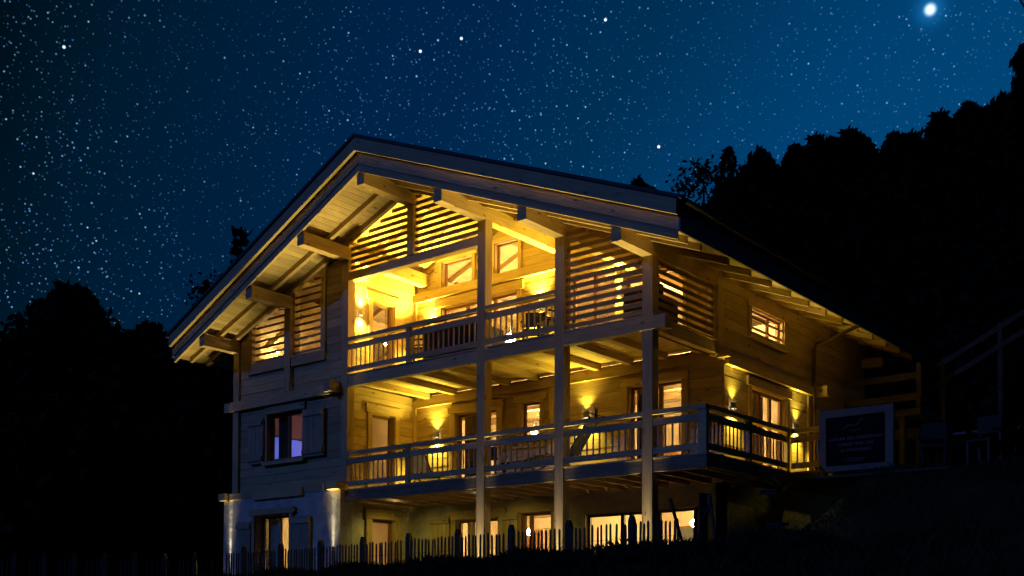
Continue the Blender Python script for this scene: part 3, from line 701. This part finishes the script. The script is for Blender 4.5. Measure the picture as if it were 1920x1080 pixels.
room_lamp((4.2, 4.8, .25), 'lamp inside the ground floor room behind the wide dark glazing', ztop=.80)
room_lamp((-.8, 4.4, 5.1), 'lamp inside the top floor room behind the gable windows', r=.13, ztop=6.9)
room_lamp((3.2, 4.6, 4.9), 'lamp inside the top floor room behind the slatted screen', r=.17, ztop=6.0)
room_lamp((5.50, 4.85, 4.40), 'small bright lamp just inside the high window of the right flank', 'bulb_s', .05, ztop=4.9)
room_lamp((-5.62, 1.0, 4.82), 'small bright lamp behind the slats at the far left', 'bulb_s', .026, ztop=5.0)
room_lamp((-3.4, 2.6, 5.0), 'lamp inside the top left room behind the taller slatted opening', 'bulb', .03, ztop=6.0)
room_lamp((-2.9, 4.2, 2.8), 'lamp in the corridor behind the balcony side door on the middle floor', 'bulb', .05, ztop=3.39)
room_lamp((-4.4, 4.4, 2.9), 'pink mood lamp inside the room with open shutters', 'bulb_b', .09, ztop=3.39)
room_lamp((-4.3, 2.4, .25), 'lamp inside the ground floor room of the plastered wing', 'bulb', .06, ztop=.80)
tv = empty('television', (-5.9, 1.5, 1.9), 'blue glowing television screen seen through the shuttered window', 'television')
box('housing', -5.95, -5.90, 1.0, 2.05, 1.55, 2.75, 'black', tv); box('screen', -5.899, -5.885, 1.03, 2.02, 1.58, 2.72, 'screen', tv)

# ================================================================== FURNITURE ON THE BALCONIES
def sofa(x0, x1, y0, y1, z, label):
    t = empty('sofa', ((x0 + x1) / 2, (y0 + y1) / 2, z), label, 'sofa', 'dark outdoor sofas on the top balcony')
    box('seat_base', x0, x1, y0, y1, z + .06, z + .32, 'wicker', t); box('backrest', x0 + .002, x1 - .002, y0 - .002, y0 + .14, z + .322, z + .78, 'wicker', t)
    box('armrest', x0, x0 + .13, y0 + .142, y1, z + .322, z + .60, 'wicker', t); box('armrest', x1 - .13, x1, y0 + .142, y1, z + .322, z + .60, 'wicker', t)
    n = max(1, round((x1 - x0 - .3) / .6)); w = (x1 - x0 - .28) / n
    for i in range(n):
        box('cushion', x0 + .14 + i * w + .01, x0 + .14 + (i + 1) * w - .01, y0 + .145, y1 - .02, z + .324, z + .44, 'cushion', t)
    for a, b in ((x0 + .05, y0 + .05), (x1 - .09, y0 + .05), (x0 + .05, y1 - .09), (x1 - .09, y1 - .09)): box('leg', a, a + .04, b, b + .04, z, z + .058, 'black', t)
    return t
def chair(x, y, z, rz, label, group, mat='black', seat='wicker'):
    t = empty('chair', (x, y, z), label, 'chair', group, rz=rz); W0 = WM[t.name]
    def bx(n, *a, m=mat):
        o = box(n, *a, m, None); Mw = W0 @ WM[o.name]; o.parent = None; place(o, Mw, t); return o
    bx('seat', -.22, .22, -.22, .22, .43, .47, m=seat); bx('backrest', -.22, .22, .19, .23, .62, .92, m=seat)
    for a in (-.21, .17):
        bx('leg', a, a + .04, -.21, -.17, 0, .43); bx('leg', a, a + .04, .192, .228, 0, .92 if False else .62)
    bx('armrest', -.26, -.22, -.2, .22, .62, .65); bx('armrest', .22, .26, -.2, .22, .62, .65)
    return t
def table(x, y, z, lx, ly, h, label, mat='slat', group=None):
    t = empty('table', (x, y, z), label, 'table', group)
    box('tabletop', x - lx / 2, x + lx / 2, y - ly / 2, y + ly / 2, z + h - .04, z + h, mat, t)
    for a in (-1, 1):
        for b in (-1, 1): box('leg', x + a * (lx / 2 - .06) - .025, x + a * (lx / 2 - .06) + .025, y + b * (ly / 2 - .06) - .025, y + b * (ly / 2 - .06) + .025, z, z + h - .042, 'black', t)
    return t
def deck_chair(x, y, z, rz, label, cloth, back=1.05):
    """folding deck chair: reclined cloth back, seat, crossed legs"""
    t = empty('deck_chair', (x, y, z), label, 'deck chair', 'deck chairs on the middle balcony', rz=rz); W0 = WM[t.name]
    def br(n, a, b, w, h, m):
        o = bar(n, W0 @ Vector(a), W0 @ Vector(b), w, h, m, t); return o
    br('backrest', (0, .15, .30), (0, .15 + back * .45, .30 + back * .72), .50, .02, cloth); br('seat', (0, -.45, .34), (0, .15, .28), .50, .02, cloth); br('footrest', (0, -1.0, .20), (0, -.46, .34), .50, .02, cloth)
    for s in (-.28, .28):
        br('frame_rail', (s, .13, .27), (s, .15 + back * .45, .30 + back * .72), .03, .03, 'black'); br('frame_rail', (s, -1.0, .18), (s, .13, .27), .03, .03, 'black')
        br('leg', (s, -.5, .0), (s, .15, .40), .025, .025, 'black'); br('leg', (s, .35, .0), (s, -.30, .40), .025, .025, 'black')
    return t
Z1, Z2 = .993, 3.589
sofa(.15, 1.80, .30, 1.0, Z2, 'dark wicker sofa behind the top balcony railing, beside the first tall post')
sofa(5.0, 5.80, .75, 1.4, Z2, 'dark sofa behind the slatted screen on the top balcony')
chair(-.45, .75, Z2, -1.2, 'dark chair behind the left half of the top balcony railing', 'chairs on the top balcony')
chair(2.55, 1.1, Z2, .5, 'dark chair left of the folding chair between the middle posts, top balcony', 'chairs on the top balcony')
chair(3.25, .75, Z2, -.4, 'dark slim chair right of the small table, top balcony', 'chairs on the top balcony', seat='black')
table(2.95, 1.7, Z2, .9, .7, .72, 'small table between the chairs on the top balcony')
deck_chair(-.75, 1.35, Z1, 1.3, 'pale canvas deck chair on the left of the middle balcony', 'canvas')
deck_chair(3.55, .80, Z1, -1.25, 'grey deck chair leaning back behind the railing, right of the middle post', 'canvas2')
table(2.0, 1.3, Z1, .6, .5, .40, 'low dark table on the middle balcony', 'black')
chair(.75, 1.6, Z1, .3, 'small dark chair by the first post on the middle balcony', 'chairs on the middle balcony')
# little dark ornament on the middle handrail
t = empty('rail_ornament', (4.85, .05, D1T + .872), 'small dark bird-like ornament sitting on the middle balcony handrail', 'ornament')
tube('body', [(4.85, .05, 1.834), (4.85, .05, 1.92), (4.84, .05, 1.99), (4.82, .05, 2.06)], .035, 'black', t, n=7, r1=.012)
tube('branch', [(4.83, .05, 1.90), (4.70, .04, 1.96), (4.60, .03, 2.0)], .013, 'black', t, n=5, r1=.006); tube('branch', [(4.86, .05, 1.90), (4.96, .06, 1.87), (5.05, .07, 1.85)], .013, 'black', t, n=5, r1=.006)
tube('branch', [(4.86, .05, 1.95), (4.90, .05, 2.05)], .012, 'black', t, n=5, r1=.005)
# bedside glow seen through the corner door: low bed
t = empty('bed', (4.9, 4.3, Z1), 'pale bed inside the room behind the corner door', 'bed'); box('mattress', 4.4, 5.6, 3.4, 5.3, 1.20, 1.45, 'canvas', t); box('frame', 4.36, 5.64, 3.36, 5.36, 1.0, 1.198, 'wood', t); box('pillow', 4.5, 5.1, 4.9, 5.25, 1.452, 1.58, 'canvas', t)

def cabinet(x0, x1, y0, y1, z0, z1, label, mat='wood', n=2):
    t = empty('cabinet', ((x0 + x1) / 2, (y0 + y1) / 2, z0), label, 'cabinet', 'cabinets inside the rooms')
    box('carcass', x0, x1, y0, y1, z0, z1, mat, t); w = (x1 - x0) / n
    for i in range(n): box('door', x0 + i * w + .01, x0 + (i + 1) * w - .01, y0 - .02, y0 - .001, z0 + .05, z1 - .02, 'frame', t)
    return t
def picture(x, z, w, h, y, label, col):
    t = empty('picture', (x, y, z), label, 'picture', 'pictures inside the rooms'); box('frame', x - w / 2, x + w / 2, y - .03, y - .001, z - h / 2, z + h / 2, 'frame', t); box('canvas', x - w / 2 + .04, x + w / 2 - .04, y - .034, y - .031, z - h / 2 + .04, z + h / 2 - .04, col, t)
cabinet(2.4, 3.5, 5.9, 6.38, GZ0 + .03, -.35, 'low wooden cabinet inside the room behind the wide dark glazing'); cabinet(-1.9, -.9, 5.9, 6.38, GZ0 + .03, .45, 'tall wooden cabinet inside the ground floor room behind the shuttered door')
cabinet(-1.8, -.4, 5.9, 6.38, .99, 2.9, 'tall wooden wardrobe inside the middle floor room behind the dark door', n=3); cabinet(2.3, 3.1, 5.9, 6.38, .99, 2.2, 'wooden chest inside the corner bedroom')
picture(3.9, 2.4, .8, .6, 6.38, 'picture hung on the bedroom wall behind the corner door', 'curtaind'); picture(3.2, .1, .9, .5, 6.38, 'picture hung above the low cabinet behind the wide glazing', 'canvas2'); picture(.9, 2.4, .7, .8, 6.38, 'picture hung on the wall behind the small balcony window', 'slat')
table(3.4, 4.2, GZ0 + .03, 1.6, .9, .75, 'dining table inside the room behind the wide dark glazing', 'wood')
# ================================================================== PALING FENCES
def paling(p0, p1, label, top, spacing=.085, posts=1.15, seed=1, phase=.3):
    rr = random.Random(seed); p0 = Vector(p0); p1 = Vector(p1); L = (p1 - p0).length; d = (p1 - p0) / L
    t = empty('paling_fence', (p0.x, p0.y, float(gz(p0.x, p0.y))), label, 'fence'); nrm = Vector((d.y, -d.x))
    def pick(name, s, w, th, h, lean, mat, off=0):
        c = p0 + d * s + nrm * off; zb = float(gz(c.x, c.y)) - .08; zt = top(c.x) + h; V = []
        dl = Vector((d.x, d.y, 0)) * lean
        for (z, k, kk) in ((zb, 1, 0), (zt - w * .9, 1, 1), (zt, .25, 1)):
            for a, b in ((-w / 2, -th / 2), (w / 2, -th / 2), (w / 2, th / 2), (-w / 2, th / 2)):
                V.append(Vector((c.x, c.y, z)) + Vector((d.x, d.y, 0)) * a * k + Vector((nrm.x, nrm.y, 0)) * b + dl * kk)
        c3 = sum(V, Vector()) / 12
        # grain runs up the paling: rotate so local X is up
        R = Matrix.Rotation(-math.pi / 2, 4, 'Y'); Mw = Matrix.Translation(c3) @ R; inv = Mw.inverted()
        F = [(3, 2, 1, 0), (8, 9, 10, 11)] + [(i * 4 + k, i * 4 + (k + 1) % 4, (i + 1) * 4 + (k + 1) % 4, (i + 1) * 4 + k) for i in range(2) for k in range(4)]
        meshobj(name, [inv @ v for v in V], F, mat, t, Mw)
    s = .02
    while s < L:
        if abs(((s - phase) % posts)) > .07 and abs(((s - phase) % posts) - posts) > .07:
            pick('paling', s, rr.uniform(.028, .04), .016, rr.uniform(-.03, .02), rr.gauss(0, .008), 'fence')
        s += spacing * rr.uniform(.8, 1.2)
    s = phase
    while s < L + .01:
        pick('fence_post', s, .10, .09, .13, 0, 'fence', -.06); s += posts
    for f in (.25, .65):
        pts = []
        for i in range(9):
            c = p0 + d * L * i / 8 + nrm * .012; g0 = float(gz(c.x, c.y)); pts.append((c.x, c.y, g0 + (top(c.x) - g0) * f + .0))
        tube('wire', pts, .004, 'zinc', t, n=4)
    return t
TOP = lambda x: -.455 + .012 * x
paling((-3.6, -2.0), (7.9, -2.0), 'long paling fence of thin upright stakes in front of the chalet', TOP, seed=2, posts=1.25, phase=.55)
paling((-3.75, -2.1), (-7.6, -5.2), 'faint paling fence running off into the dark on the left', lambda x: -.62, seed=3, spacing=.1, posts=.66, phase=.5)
t = empty('stake_bundle', (8.15, -1.9, float(gz(8.15, -1.9))), 'leaning dark stakes at the right end of the paling fence', 'stakes')
for (a, b, w) in (((8.0, -1.9, -1.2), (7.62, -1.88, -.02), .05), ((7.9, -1.9, -1.2), (8.32, -1.86, -.12), .07), ((8.25, -1.92, -1.2), (8.22, -1.9, .02), .13), ((8.5, -1.9, -1.2), (8.33, -1.9, .0), .04), ((8.02, -1.85, -1.2), (8.06, -1.85, -.18), .05)):
    bar('stake', a, b, w, .03, 'fence', t)

# ================================================================== SIGN AND TERRACE ON THE RIGHT
sy_ = 3.0
t = empty('billboard', (8.65, sy_, .82), 'large framed dark blue advertising board with pale lettering, right of the chalet', 'sign')
box('frame_board', 7.94, 9.35, sy_, sy_ + .07, 1.90, 2.04, 'signwood', t); box('frame_board', 7.94, 9.35, sy_, sy_ + .07, .88, .985, 'signwood', t)
box('frame_board', 7.94, 8.07, sy_ + .001, sy_ + .069, .986, 1.899, 'signwood', t); box('frame_board', 9.20, 9.35, sy_ + .001, sy_ + .069, .986, 1.899, 'signwood', t)
pn = box('panel', 8.071, 9.199, sy_ + .03, sy_ + .05, .987, 1.898, 'navy', t)
for x in (8.0, 9.28): box('leg', x - .05, x + .05, sy_ + .071, sy_ + .14, .6, 1.9, 'signwood', t)
def text(body, x, z, size, par):
    cu = bpy.data.curves.new('lettering', 'FONT'); cu.body = body; cu.size = size; cu.align_x = 'CENTER'; cu.extrude = .001
    tmp = bpy.data.objects.new('tmp', cu); COL.objects.link(tmp); bpy.context.view_layer.update()
    me = bpy.data.meshes.new_from_object(tmp.evaluated_get(bpy.context.evaluated_depsgraph_get())); bpy.data.objects.remove(tmp)
    me.materials.clear(); me.materials.append(M['letter']); o = bpy.data.objects.new('lettering', me); COL.objects.link(o)
    place(o, Matrix.Translation((x, sy_ + .027, z)) @ Matrix.Rotation(math.pi / 2, 4, 'X'), par)
text('A LOUER DES MAINTENANT', 8.63, 1.46, .082, pn); text('CHALET AVEC SPA', 8.63, 1.35, .082, pn); text('15 COUCHAGES', 8.63, 1.24, .082, pn)
tube('emblem', [(8.40, sy_ + .026, 1.66), (8.48, sy_ + .026, 1.735), (8.54, sy_ + .026, 1.73), (8.60, sy_ + .026, 1.715), (8.66, sy_ + .026, 1.73), (8.74, sy_ + .026, 1.82), (8.78, sy_ + .026, 1.835), (8.82, sy_ + .026, 1.82)], .007, 'letter', pn, n=5)
for (a, b, z) in ((8.52, 8.72, 1.625), (8.50, 8.82, 1.10), (8.44, 8.80, 1.06)): box('printed_rule', a, b, sy_ + .024, sy_ + .029, z, z + .008, 'letter', pn)
pt_ = empty('plank_terrace', (9, 2.9, .62), 'dim plank terrace step under the advertising board', 'terrace')
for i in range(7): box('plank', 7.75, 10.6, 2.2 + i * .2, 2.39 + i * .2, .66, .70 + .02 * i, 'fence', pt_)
for i, (x, z) in enumerate(((8.06, .33), (8.17, -.25))):
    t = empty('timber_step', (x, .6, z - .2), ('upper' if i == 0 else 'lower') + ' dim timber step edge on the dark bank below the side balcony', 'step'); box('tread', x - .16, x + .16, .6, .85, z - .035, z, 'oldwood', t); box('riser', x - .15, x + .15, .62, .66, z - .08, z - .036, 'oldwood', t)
table(10.6, 4.0, .75, 1.5, .8, .74, 'dark garden table at the far right of the terrace', 'signwood')
for i, (x, y, rz, lab) in enumerate(((10.0, 3.2, .3, 'dark garden chair left of the terrace table'), (10.9, 3.1, -.2, 'dark garden chair in front of the terrace table'), (11.7, 3.9, 1.5, 'dark garden chair right of the terrace table'))):
    chair(x, y, .75, rz, lab, 'garden chairs on the right terrace')
t = empty('guard_rail', (8.2, 8.6, 2.0), 'faint two-rail timber guard running uphill behind the terrace', 'guard rail')
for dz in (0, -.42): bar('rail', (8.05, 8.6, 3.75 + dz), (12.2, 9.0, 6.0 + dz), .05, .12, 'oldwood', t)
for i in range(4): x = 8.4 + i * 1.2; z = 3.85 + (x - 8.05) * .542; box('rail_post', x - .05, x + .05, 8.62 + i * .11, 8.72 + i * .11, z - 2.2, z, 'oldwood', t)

# ================================================================== VEGETATION
def quads_mesh(name, C, size, mat, parent=None, Mw=None, flat=.0, rng=RNG):
    n = len(C); a = rng.normal(size=(n, 3)); a /= np.linalg.norm(a, axis=1)[:, None]; b = rng.normal(size=(n, 3)); b -= (b * a).sum(1)[:, None] * a; b /= np.linalg.norm(b, axis=1)[:, None]
    s = (size * rng.uniform(.6, 1.4, n))[:, None]; V = np.stack([C - a * s, C + b * s * .5, C + a * s, C - b * s * .5], 1).reshape(-1, 3)
    F = np.arange(4 * n).reshape(-1, 4); return big_mesh(name, V, F, mat, parent, Mw)
def conifer(h, r, seed, dens=1.0):
    rg = np.random.default_rng(seed); C = []
    lev = int(h / .55)
    for i in range(lev):
        f = i / lev; z = h * (.06 + .94 * f); rad = r * (1 - f) ** .85 * rg.uniform(.75, 1.15) + .12
        nb_ = max(4, int(9 * (1 - f * .5)))
        for k in range(nb_):
            an = rg.uniform(0, 2 * math.pi); L_ = rad * rg.uniform(.7, 1.15); m = int((4 + 9 * L_) * dens); tt = rg.uniform(.1, 1, m)
            C.append(np.stack([np.cos(an) * L_ * tt + rg.normal(0, .1 + .06 * r, m), np.sin(an) * L_ * tt + rg.normal(0, .1 + .06 * r, m), z - .28 * L_ * tt ** 1.5 + rg.normal(0, .09, m)], 1))
    return np.concatenate(C)
def broadleaf(h, r, seed, n=2600, low=.28):
    rg = np.random.default_rng(seed); C = []
    if n >= 2600:
        f = rg.uniform(0, 1, n); th = rg.uniform(0, 2 * math.pi, n); p1, p2, p3 = rg.uniform(0, 6.28, 3)
        prof = np.sin(math.pi * np.clip(f, .02, .985) ** .8) ** .62
        bump = .80 + .17 * np.sin(3 * th + p1 + 6 * f) + .14 * np.sin(5 * th + p2 - 11 * f) + .10 * np.sin(17 * f + p3 + 2 * th)
        rad = r * prof * bump * np.sqrt(rg.uniform(.15, 1, n))
        return np.stack([np.cos(th) * rad, np.sin(th) * rad, h * (low + (1 - low) * f)], 1) + rg.normal(0, .03 * r, (n, 3))
    for _ in range(26):
        th = rg.uniform(0, 2 * math.pi); ph = rg.uniform(-.8, 1.4); rr = r * rg.uniform(.35, .9)
        c = np.array([math.cos(th) * math.cos(ph) * rr, math.sin(th) * math.cos(ph) * rr, h * (low + 1) / 2 + math.sin(ph) * h * (1 - low) / 2 * .8])
        C.append(c + rg.normal(0, r * .22, (n // 26, 3)) * np.array([1, 1, .8]))
    return np.concatenate(C)
PROTO = {}
def tree(kind, seed, h, r, loc, label, group, dens=1.0, size=.32, low=.28, n=2600, cat='tree'):
    key = (kind, seed, h, r)
    if key not in PROTO:
        C = conifer(h, r, seed, dens) if kind == 'c' else broadleaf(h, r, seed, n, low)
        t = empty('conifer_tree' if kind == 'c' else 'broadleaf_tree', loc, label, cat, group); Mw = Matrix.Translation(loc)
        cr_ = quads_mesh('crown', C, size, 'needle' if kind == 'c' else 'leaf', t, Mw, rng=np.random.default_rng(seed))
        tr = tube('trunk', [Vector(loc) + Vector((0, 0, -.5)), Vector(loc) + Vector((.05 * r, 0, h * .5)), Vector(loc) + Vector((0, .03 * r, h * .95))], max(.05, h * .018), 'bark', t, n=7, r1=.03)
        if kind != 'c':
            rg = random.Random(seed)
            for i in range(6):
                a = rg.uniform(0, 6.28); z = h * (low + .08 * i); p = Vector(loc)
                tube('limb', [p + Vector((0, 0, z)), p + Vector((math.cos(a) * r * .4, math.sin(a) * r * .4, z + h * .12)), p + Vector((math.cos(a) * r * .75, math.sin(a) * r * .75, z + h * .2))], h * .008, 'bark', tr, n=5, r1=.02)
        PROTO[key] = t; return t
    src = PROTO[key]; t = src.copy(); COL.objects.link(t); place(t, Matrix.Translation(loc)); tag(t, label, cat, group)
    def cp(o, par):
        c = o.copy(); COL.objects.link(c); c.parent = par
        for ch in o.children: cp(ch, c)
    for ch in src.children: cp(ch, t)
    return t
# left mass of trees (pixel tops worked out once from the photograph; each stands on the slope at its own distance)
def at_az(az, R): return (CAMP.x - math.sin(az) * R, CAMP.y + math.cos(az) * R)
def az_of(px): return YAW + math.atan2(960 - px, 2097)
def ztop_of(py, px, R):
    return CAMP.z + ((540 + 566.4 - py) / 2097.19 + PITCH) * R * math.cos(math.atan2(960 - px, 2097)) * 1.0
def trees_at(px, py, R, kind, seed, h, r, label, group, **kw):
    az = az_of(px); x, y = at_az(az, R); zt = ztop_of(py, px, R); return tree(kind, seed, h, r, (x, y, zt - h), label, group, **kw)
GL = 'dark trees left of the chalet'
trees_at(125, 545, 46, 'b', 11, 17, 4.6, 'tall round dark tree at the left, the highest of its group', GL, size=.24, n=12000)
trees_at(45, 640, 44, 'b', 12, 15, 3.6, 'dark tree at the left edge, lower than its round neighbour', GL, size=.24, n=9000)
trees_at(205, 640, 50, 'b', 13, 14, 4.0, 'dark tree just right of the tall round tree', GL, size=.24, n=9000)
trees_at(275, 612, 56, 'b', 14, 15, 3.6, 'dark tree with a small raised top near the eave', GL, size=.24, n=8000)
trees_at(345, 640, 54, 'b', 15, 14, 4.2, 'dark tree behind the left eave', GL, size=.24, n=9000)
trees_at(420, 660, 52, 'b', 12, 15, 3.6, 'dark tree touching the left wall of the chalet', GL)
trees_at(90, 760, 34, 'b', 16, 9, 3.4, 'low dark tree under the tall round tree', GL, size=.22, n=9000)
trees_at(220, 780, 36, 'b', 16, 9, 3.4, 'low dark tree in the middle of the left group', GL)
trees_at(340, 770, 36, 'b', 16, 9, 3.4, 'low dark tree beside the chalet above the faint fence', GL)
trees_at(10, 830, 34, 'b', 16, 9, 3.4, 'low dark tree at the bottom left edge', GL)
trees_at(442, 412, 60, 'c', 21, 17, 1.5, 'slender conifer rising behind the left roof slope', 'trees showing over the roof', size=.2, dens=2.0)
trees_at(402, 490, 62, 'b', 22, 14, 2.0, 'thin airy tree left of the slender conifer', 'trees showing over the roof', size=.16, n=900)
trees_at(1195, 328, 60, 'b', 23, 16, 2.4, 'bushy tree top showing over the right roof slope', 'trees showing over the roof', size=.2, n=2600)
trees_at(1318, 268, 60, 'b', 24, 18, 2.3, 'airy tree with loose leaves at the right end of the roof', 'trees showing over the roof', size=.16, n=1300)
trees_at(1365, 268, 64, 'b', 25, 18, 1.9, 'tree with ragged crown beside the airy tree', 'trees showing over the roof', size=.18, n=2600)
# forest on the hillside: skyline trees, then rows below that fill the slope
GF = 'forest trees on the hillside'
sky_line = [(1395, 318, 'b', 'uneven treetop where the forest begins'), (1427, 272, 'b', 'small rounded treetop early on the forest skyline'), (1470, 318, 'b', 'low treetop in the first dip of the skyline'), (1492, 264, 'b', 'treetop leaning into the first tall group'), (1532, 238, 'c', 'pointed treetop at the left of the first tall group'), (1562, 250, 'b', 'round treetop in the first tall group'),
            (1594, 226, 'c', 'sharp treetop in the middle of the skyline'), (1615, 242, 'b', 'blunt treetop beside the sharp one'), (1645, 290, 'b', 'low treetop in the deep notch of the skyline'), (1680, 240, 'b', 'treetop rising after the deep notch'), (1712, 232, 'c', 'small spire before the second tall group'), (1738, 258, 'b', 'low treetop before the tallest spire'),
            (1767, 192, 'c', 'tall pointed treetop on the right of the skyline'), (1795, 222, 'b', 'treetop right below the tall point'), (1822, 182, 'b', 'broad treetop near the right of the skyline'), (1858, 188, 'b', 'treetop before the last rise of the skyline'), (1888, 165, 'b', 'treetop on the last rise of the skyline'), (1918, 150, 'b', 'treetop at the right edge of the skyline')]
for i, (px, py, kd, lab) in enumerate(sky_line):
    R = 112 + (i * 37 % 9)
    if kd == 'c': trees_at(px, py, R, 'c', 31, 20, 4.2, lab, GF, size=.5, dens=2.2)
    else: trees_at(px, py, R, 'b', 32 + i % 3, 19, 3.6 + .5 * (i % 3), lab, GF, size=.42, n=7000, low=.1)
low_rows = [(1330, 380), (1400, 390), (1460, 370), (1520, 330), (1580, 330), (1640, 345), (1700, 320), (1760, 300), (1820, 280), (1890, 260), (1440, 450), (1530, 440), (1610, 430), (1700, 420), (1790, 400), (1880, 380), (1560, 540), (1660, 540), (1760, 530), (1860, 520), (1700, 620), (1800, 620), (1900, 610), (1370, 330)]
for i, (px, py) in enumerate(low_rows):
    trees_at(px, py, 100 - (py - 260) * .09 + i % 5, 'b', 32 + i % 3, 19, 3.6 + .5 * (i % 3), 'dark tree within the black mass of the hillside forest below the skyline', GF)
trees_at(1948, 52, 70, 'b', 41, 11, 1.35, 'tall isolated crown cut by the right edge of the picture', GF, size=.3, n=2600, low=.74)
# forest mass filling the slope behind the single trees
pts = []
for _ in range(700):
    az = RNG.uniform(-.10, .55); R = RNG.uniform(108, 122); x, y = at_az(az, R); pts.append((x, y, float(hill_z(x, y))))
pts = np.array(pts); base = conifer(11, 3.2, 77, .35); sel = base[np.random.default_rng(3).choice(len(base), 170, False)]
pts[:, 2] -= 4
C = (pts[:, None, :] + sel[None] * np.random.default_rng(4).uniform(.7, 1.1, (len(pts), 1, 1))).reshape(-1, 3)
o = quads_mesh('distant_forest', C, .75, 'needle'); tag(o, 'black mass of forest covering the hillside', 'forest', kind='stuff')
# grass on the bank
def grass(n, xr, yr, hmin, hmax, w, seed, name, label):
    rg = np.random.default_rng(seed); x = rg.uniform(*xr, n); y = rg.uniform(*yr, n); z = gz(x, y) - .02
    clump = .55 + .9 * (np.sin(x * 2.3 + 1.3 * np.sin(y * 1.7)) * np.sin(y * 2.9 + x * .7) * .5 + .5); h = rg.uniform(hmin, hmax, n) * clump
    a = rg.uniform(0, 2 * math.pi, n); dx, dy = np.cos(a) * w, np.sin(a) * w; lx = rg.normal(0, .35, n) * h; ly = rg.normal(0, .35, n) * h
    P0 = np.stack([x - dx, y - dy, z], 1); P1 = np.stack([x + dx, y + dy, z], 1); P2 = np.stack([x + dx * .6 + lx * .4, y + dy * .6 + ly * .4, z + h * .6], 1); P3 = np.stack([x + lx, y + ly, z + h], 1)
    V = np.stack([P0, P1, P2, P3], 1).reshape(-1, 3); o = big_mesh(name, V, np.arange(4 * n).reshape(-1, 4), 'grass'); tag(o, label, 'grass', kind='stuff')
grass(60000, (-6.5, 10.5), (-4.4, -1.55), .07, .26, .006, 1, 'grass', 'dark unmown grass along the top of the bank by the fence')
grass(26000, (6.4, 13), (-4.0, 3.0), .05, .15, .007, 2, 'grass', 'dark grass on the bank below the side balcony')
grass(40000, (-2, 18), (-15, -4.2), .08, .22, .008, 3, 'grass', 'dark grass on the lower slope towards the viewer')
# young firs
def sapling(x, y, h, label, seed):
    z = float(gz(x, y)); t = empty('young_fir', (x, y, z), label, 'sapling', 'young fir trees by the fence'); rg = random.Random(seed)
    st = tube('stem', [(x, y, z - .05), (x + .01, y, z + h * .5), (x, y, z + h)], .016, 'bark', t, n=6, r1=.005)
    k = int(h / .11)
    for i in range(k):
        f = i / k; zz = z + h * (.12 + .84 * f); L_ = .34 * h * (1 - f) ** .8 + .04
        for q_ in range(4):
            an = rg.uniform(0, 6.28); p0 = Vector((x, y, zz)); p1 = Vector((x + math.cos(an) * L_, y + math.sin(an) * L_, zz + L_ * .55)); V = []; F = []
            nq = max(3, int(L_ / .025)); sd = Vector((-math.sin(an), math.cos(an), 0))
            for j in range(nq):
                c = p0.lerp(p1, (j + .5) / nq); dd = (p1 - p0).normalized() * .03
                for s in (-1, 1, 0):
                    side = sd * s * .022 + Vector((0, 0, .016 if s == 0 else 0)); b_ = len(V); V += [c, c + dd * .35 + side * .45, c + dd + side, c + dd * .55 + side * .35]; F.append((b_, b_ + 1, b_ + 2, b_ + 3))
            b_ = len(V); V += [p0 + sd * .004, p0 - sd * .004, p1 - sd * .003, p1 + sd * .003]; F.append((b_, b_ + 1, b_ + 2, b_ + 3))
            cc = p0; meshobj('branch', [v - cc for v in V], F, 'twig', t, Matrix.Translation(cc))
    return t
sapling(-1.55, -.75, .95, 'young fir standing by the lit corner of the plastered wall', 1)
sapling(6.35, -1.7, .75, 'young fir by the fence in front of the wide ground floor glazing', 2)
sapling(8.05, 1.0, 1.75, 'young fir below the side balcony railing, left of the advertising board', 3)
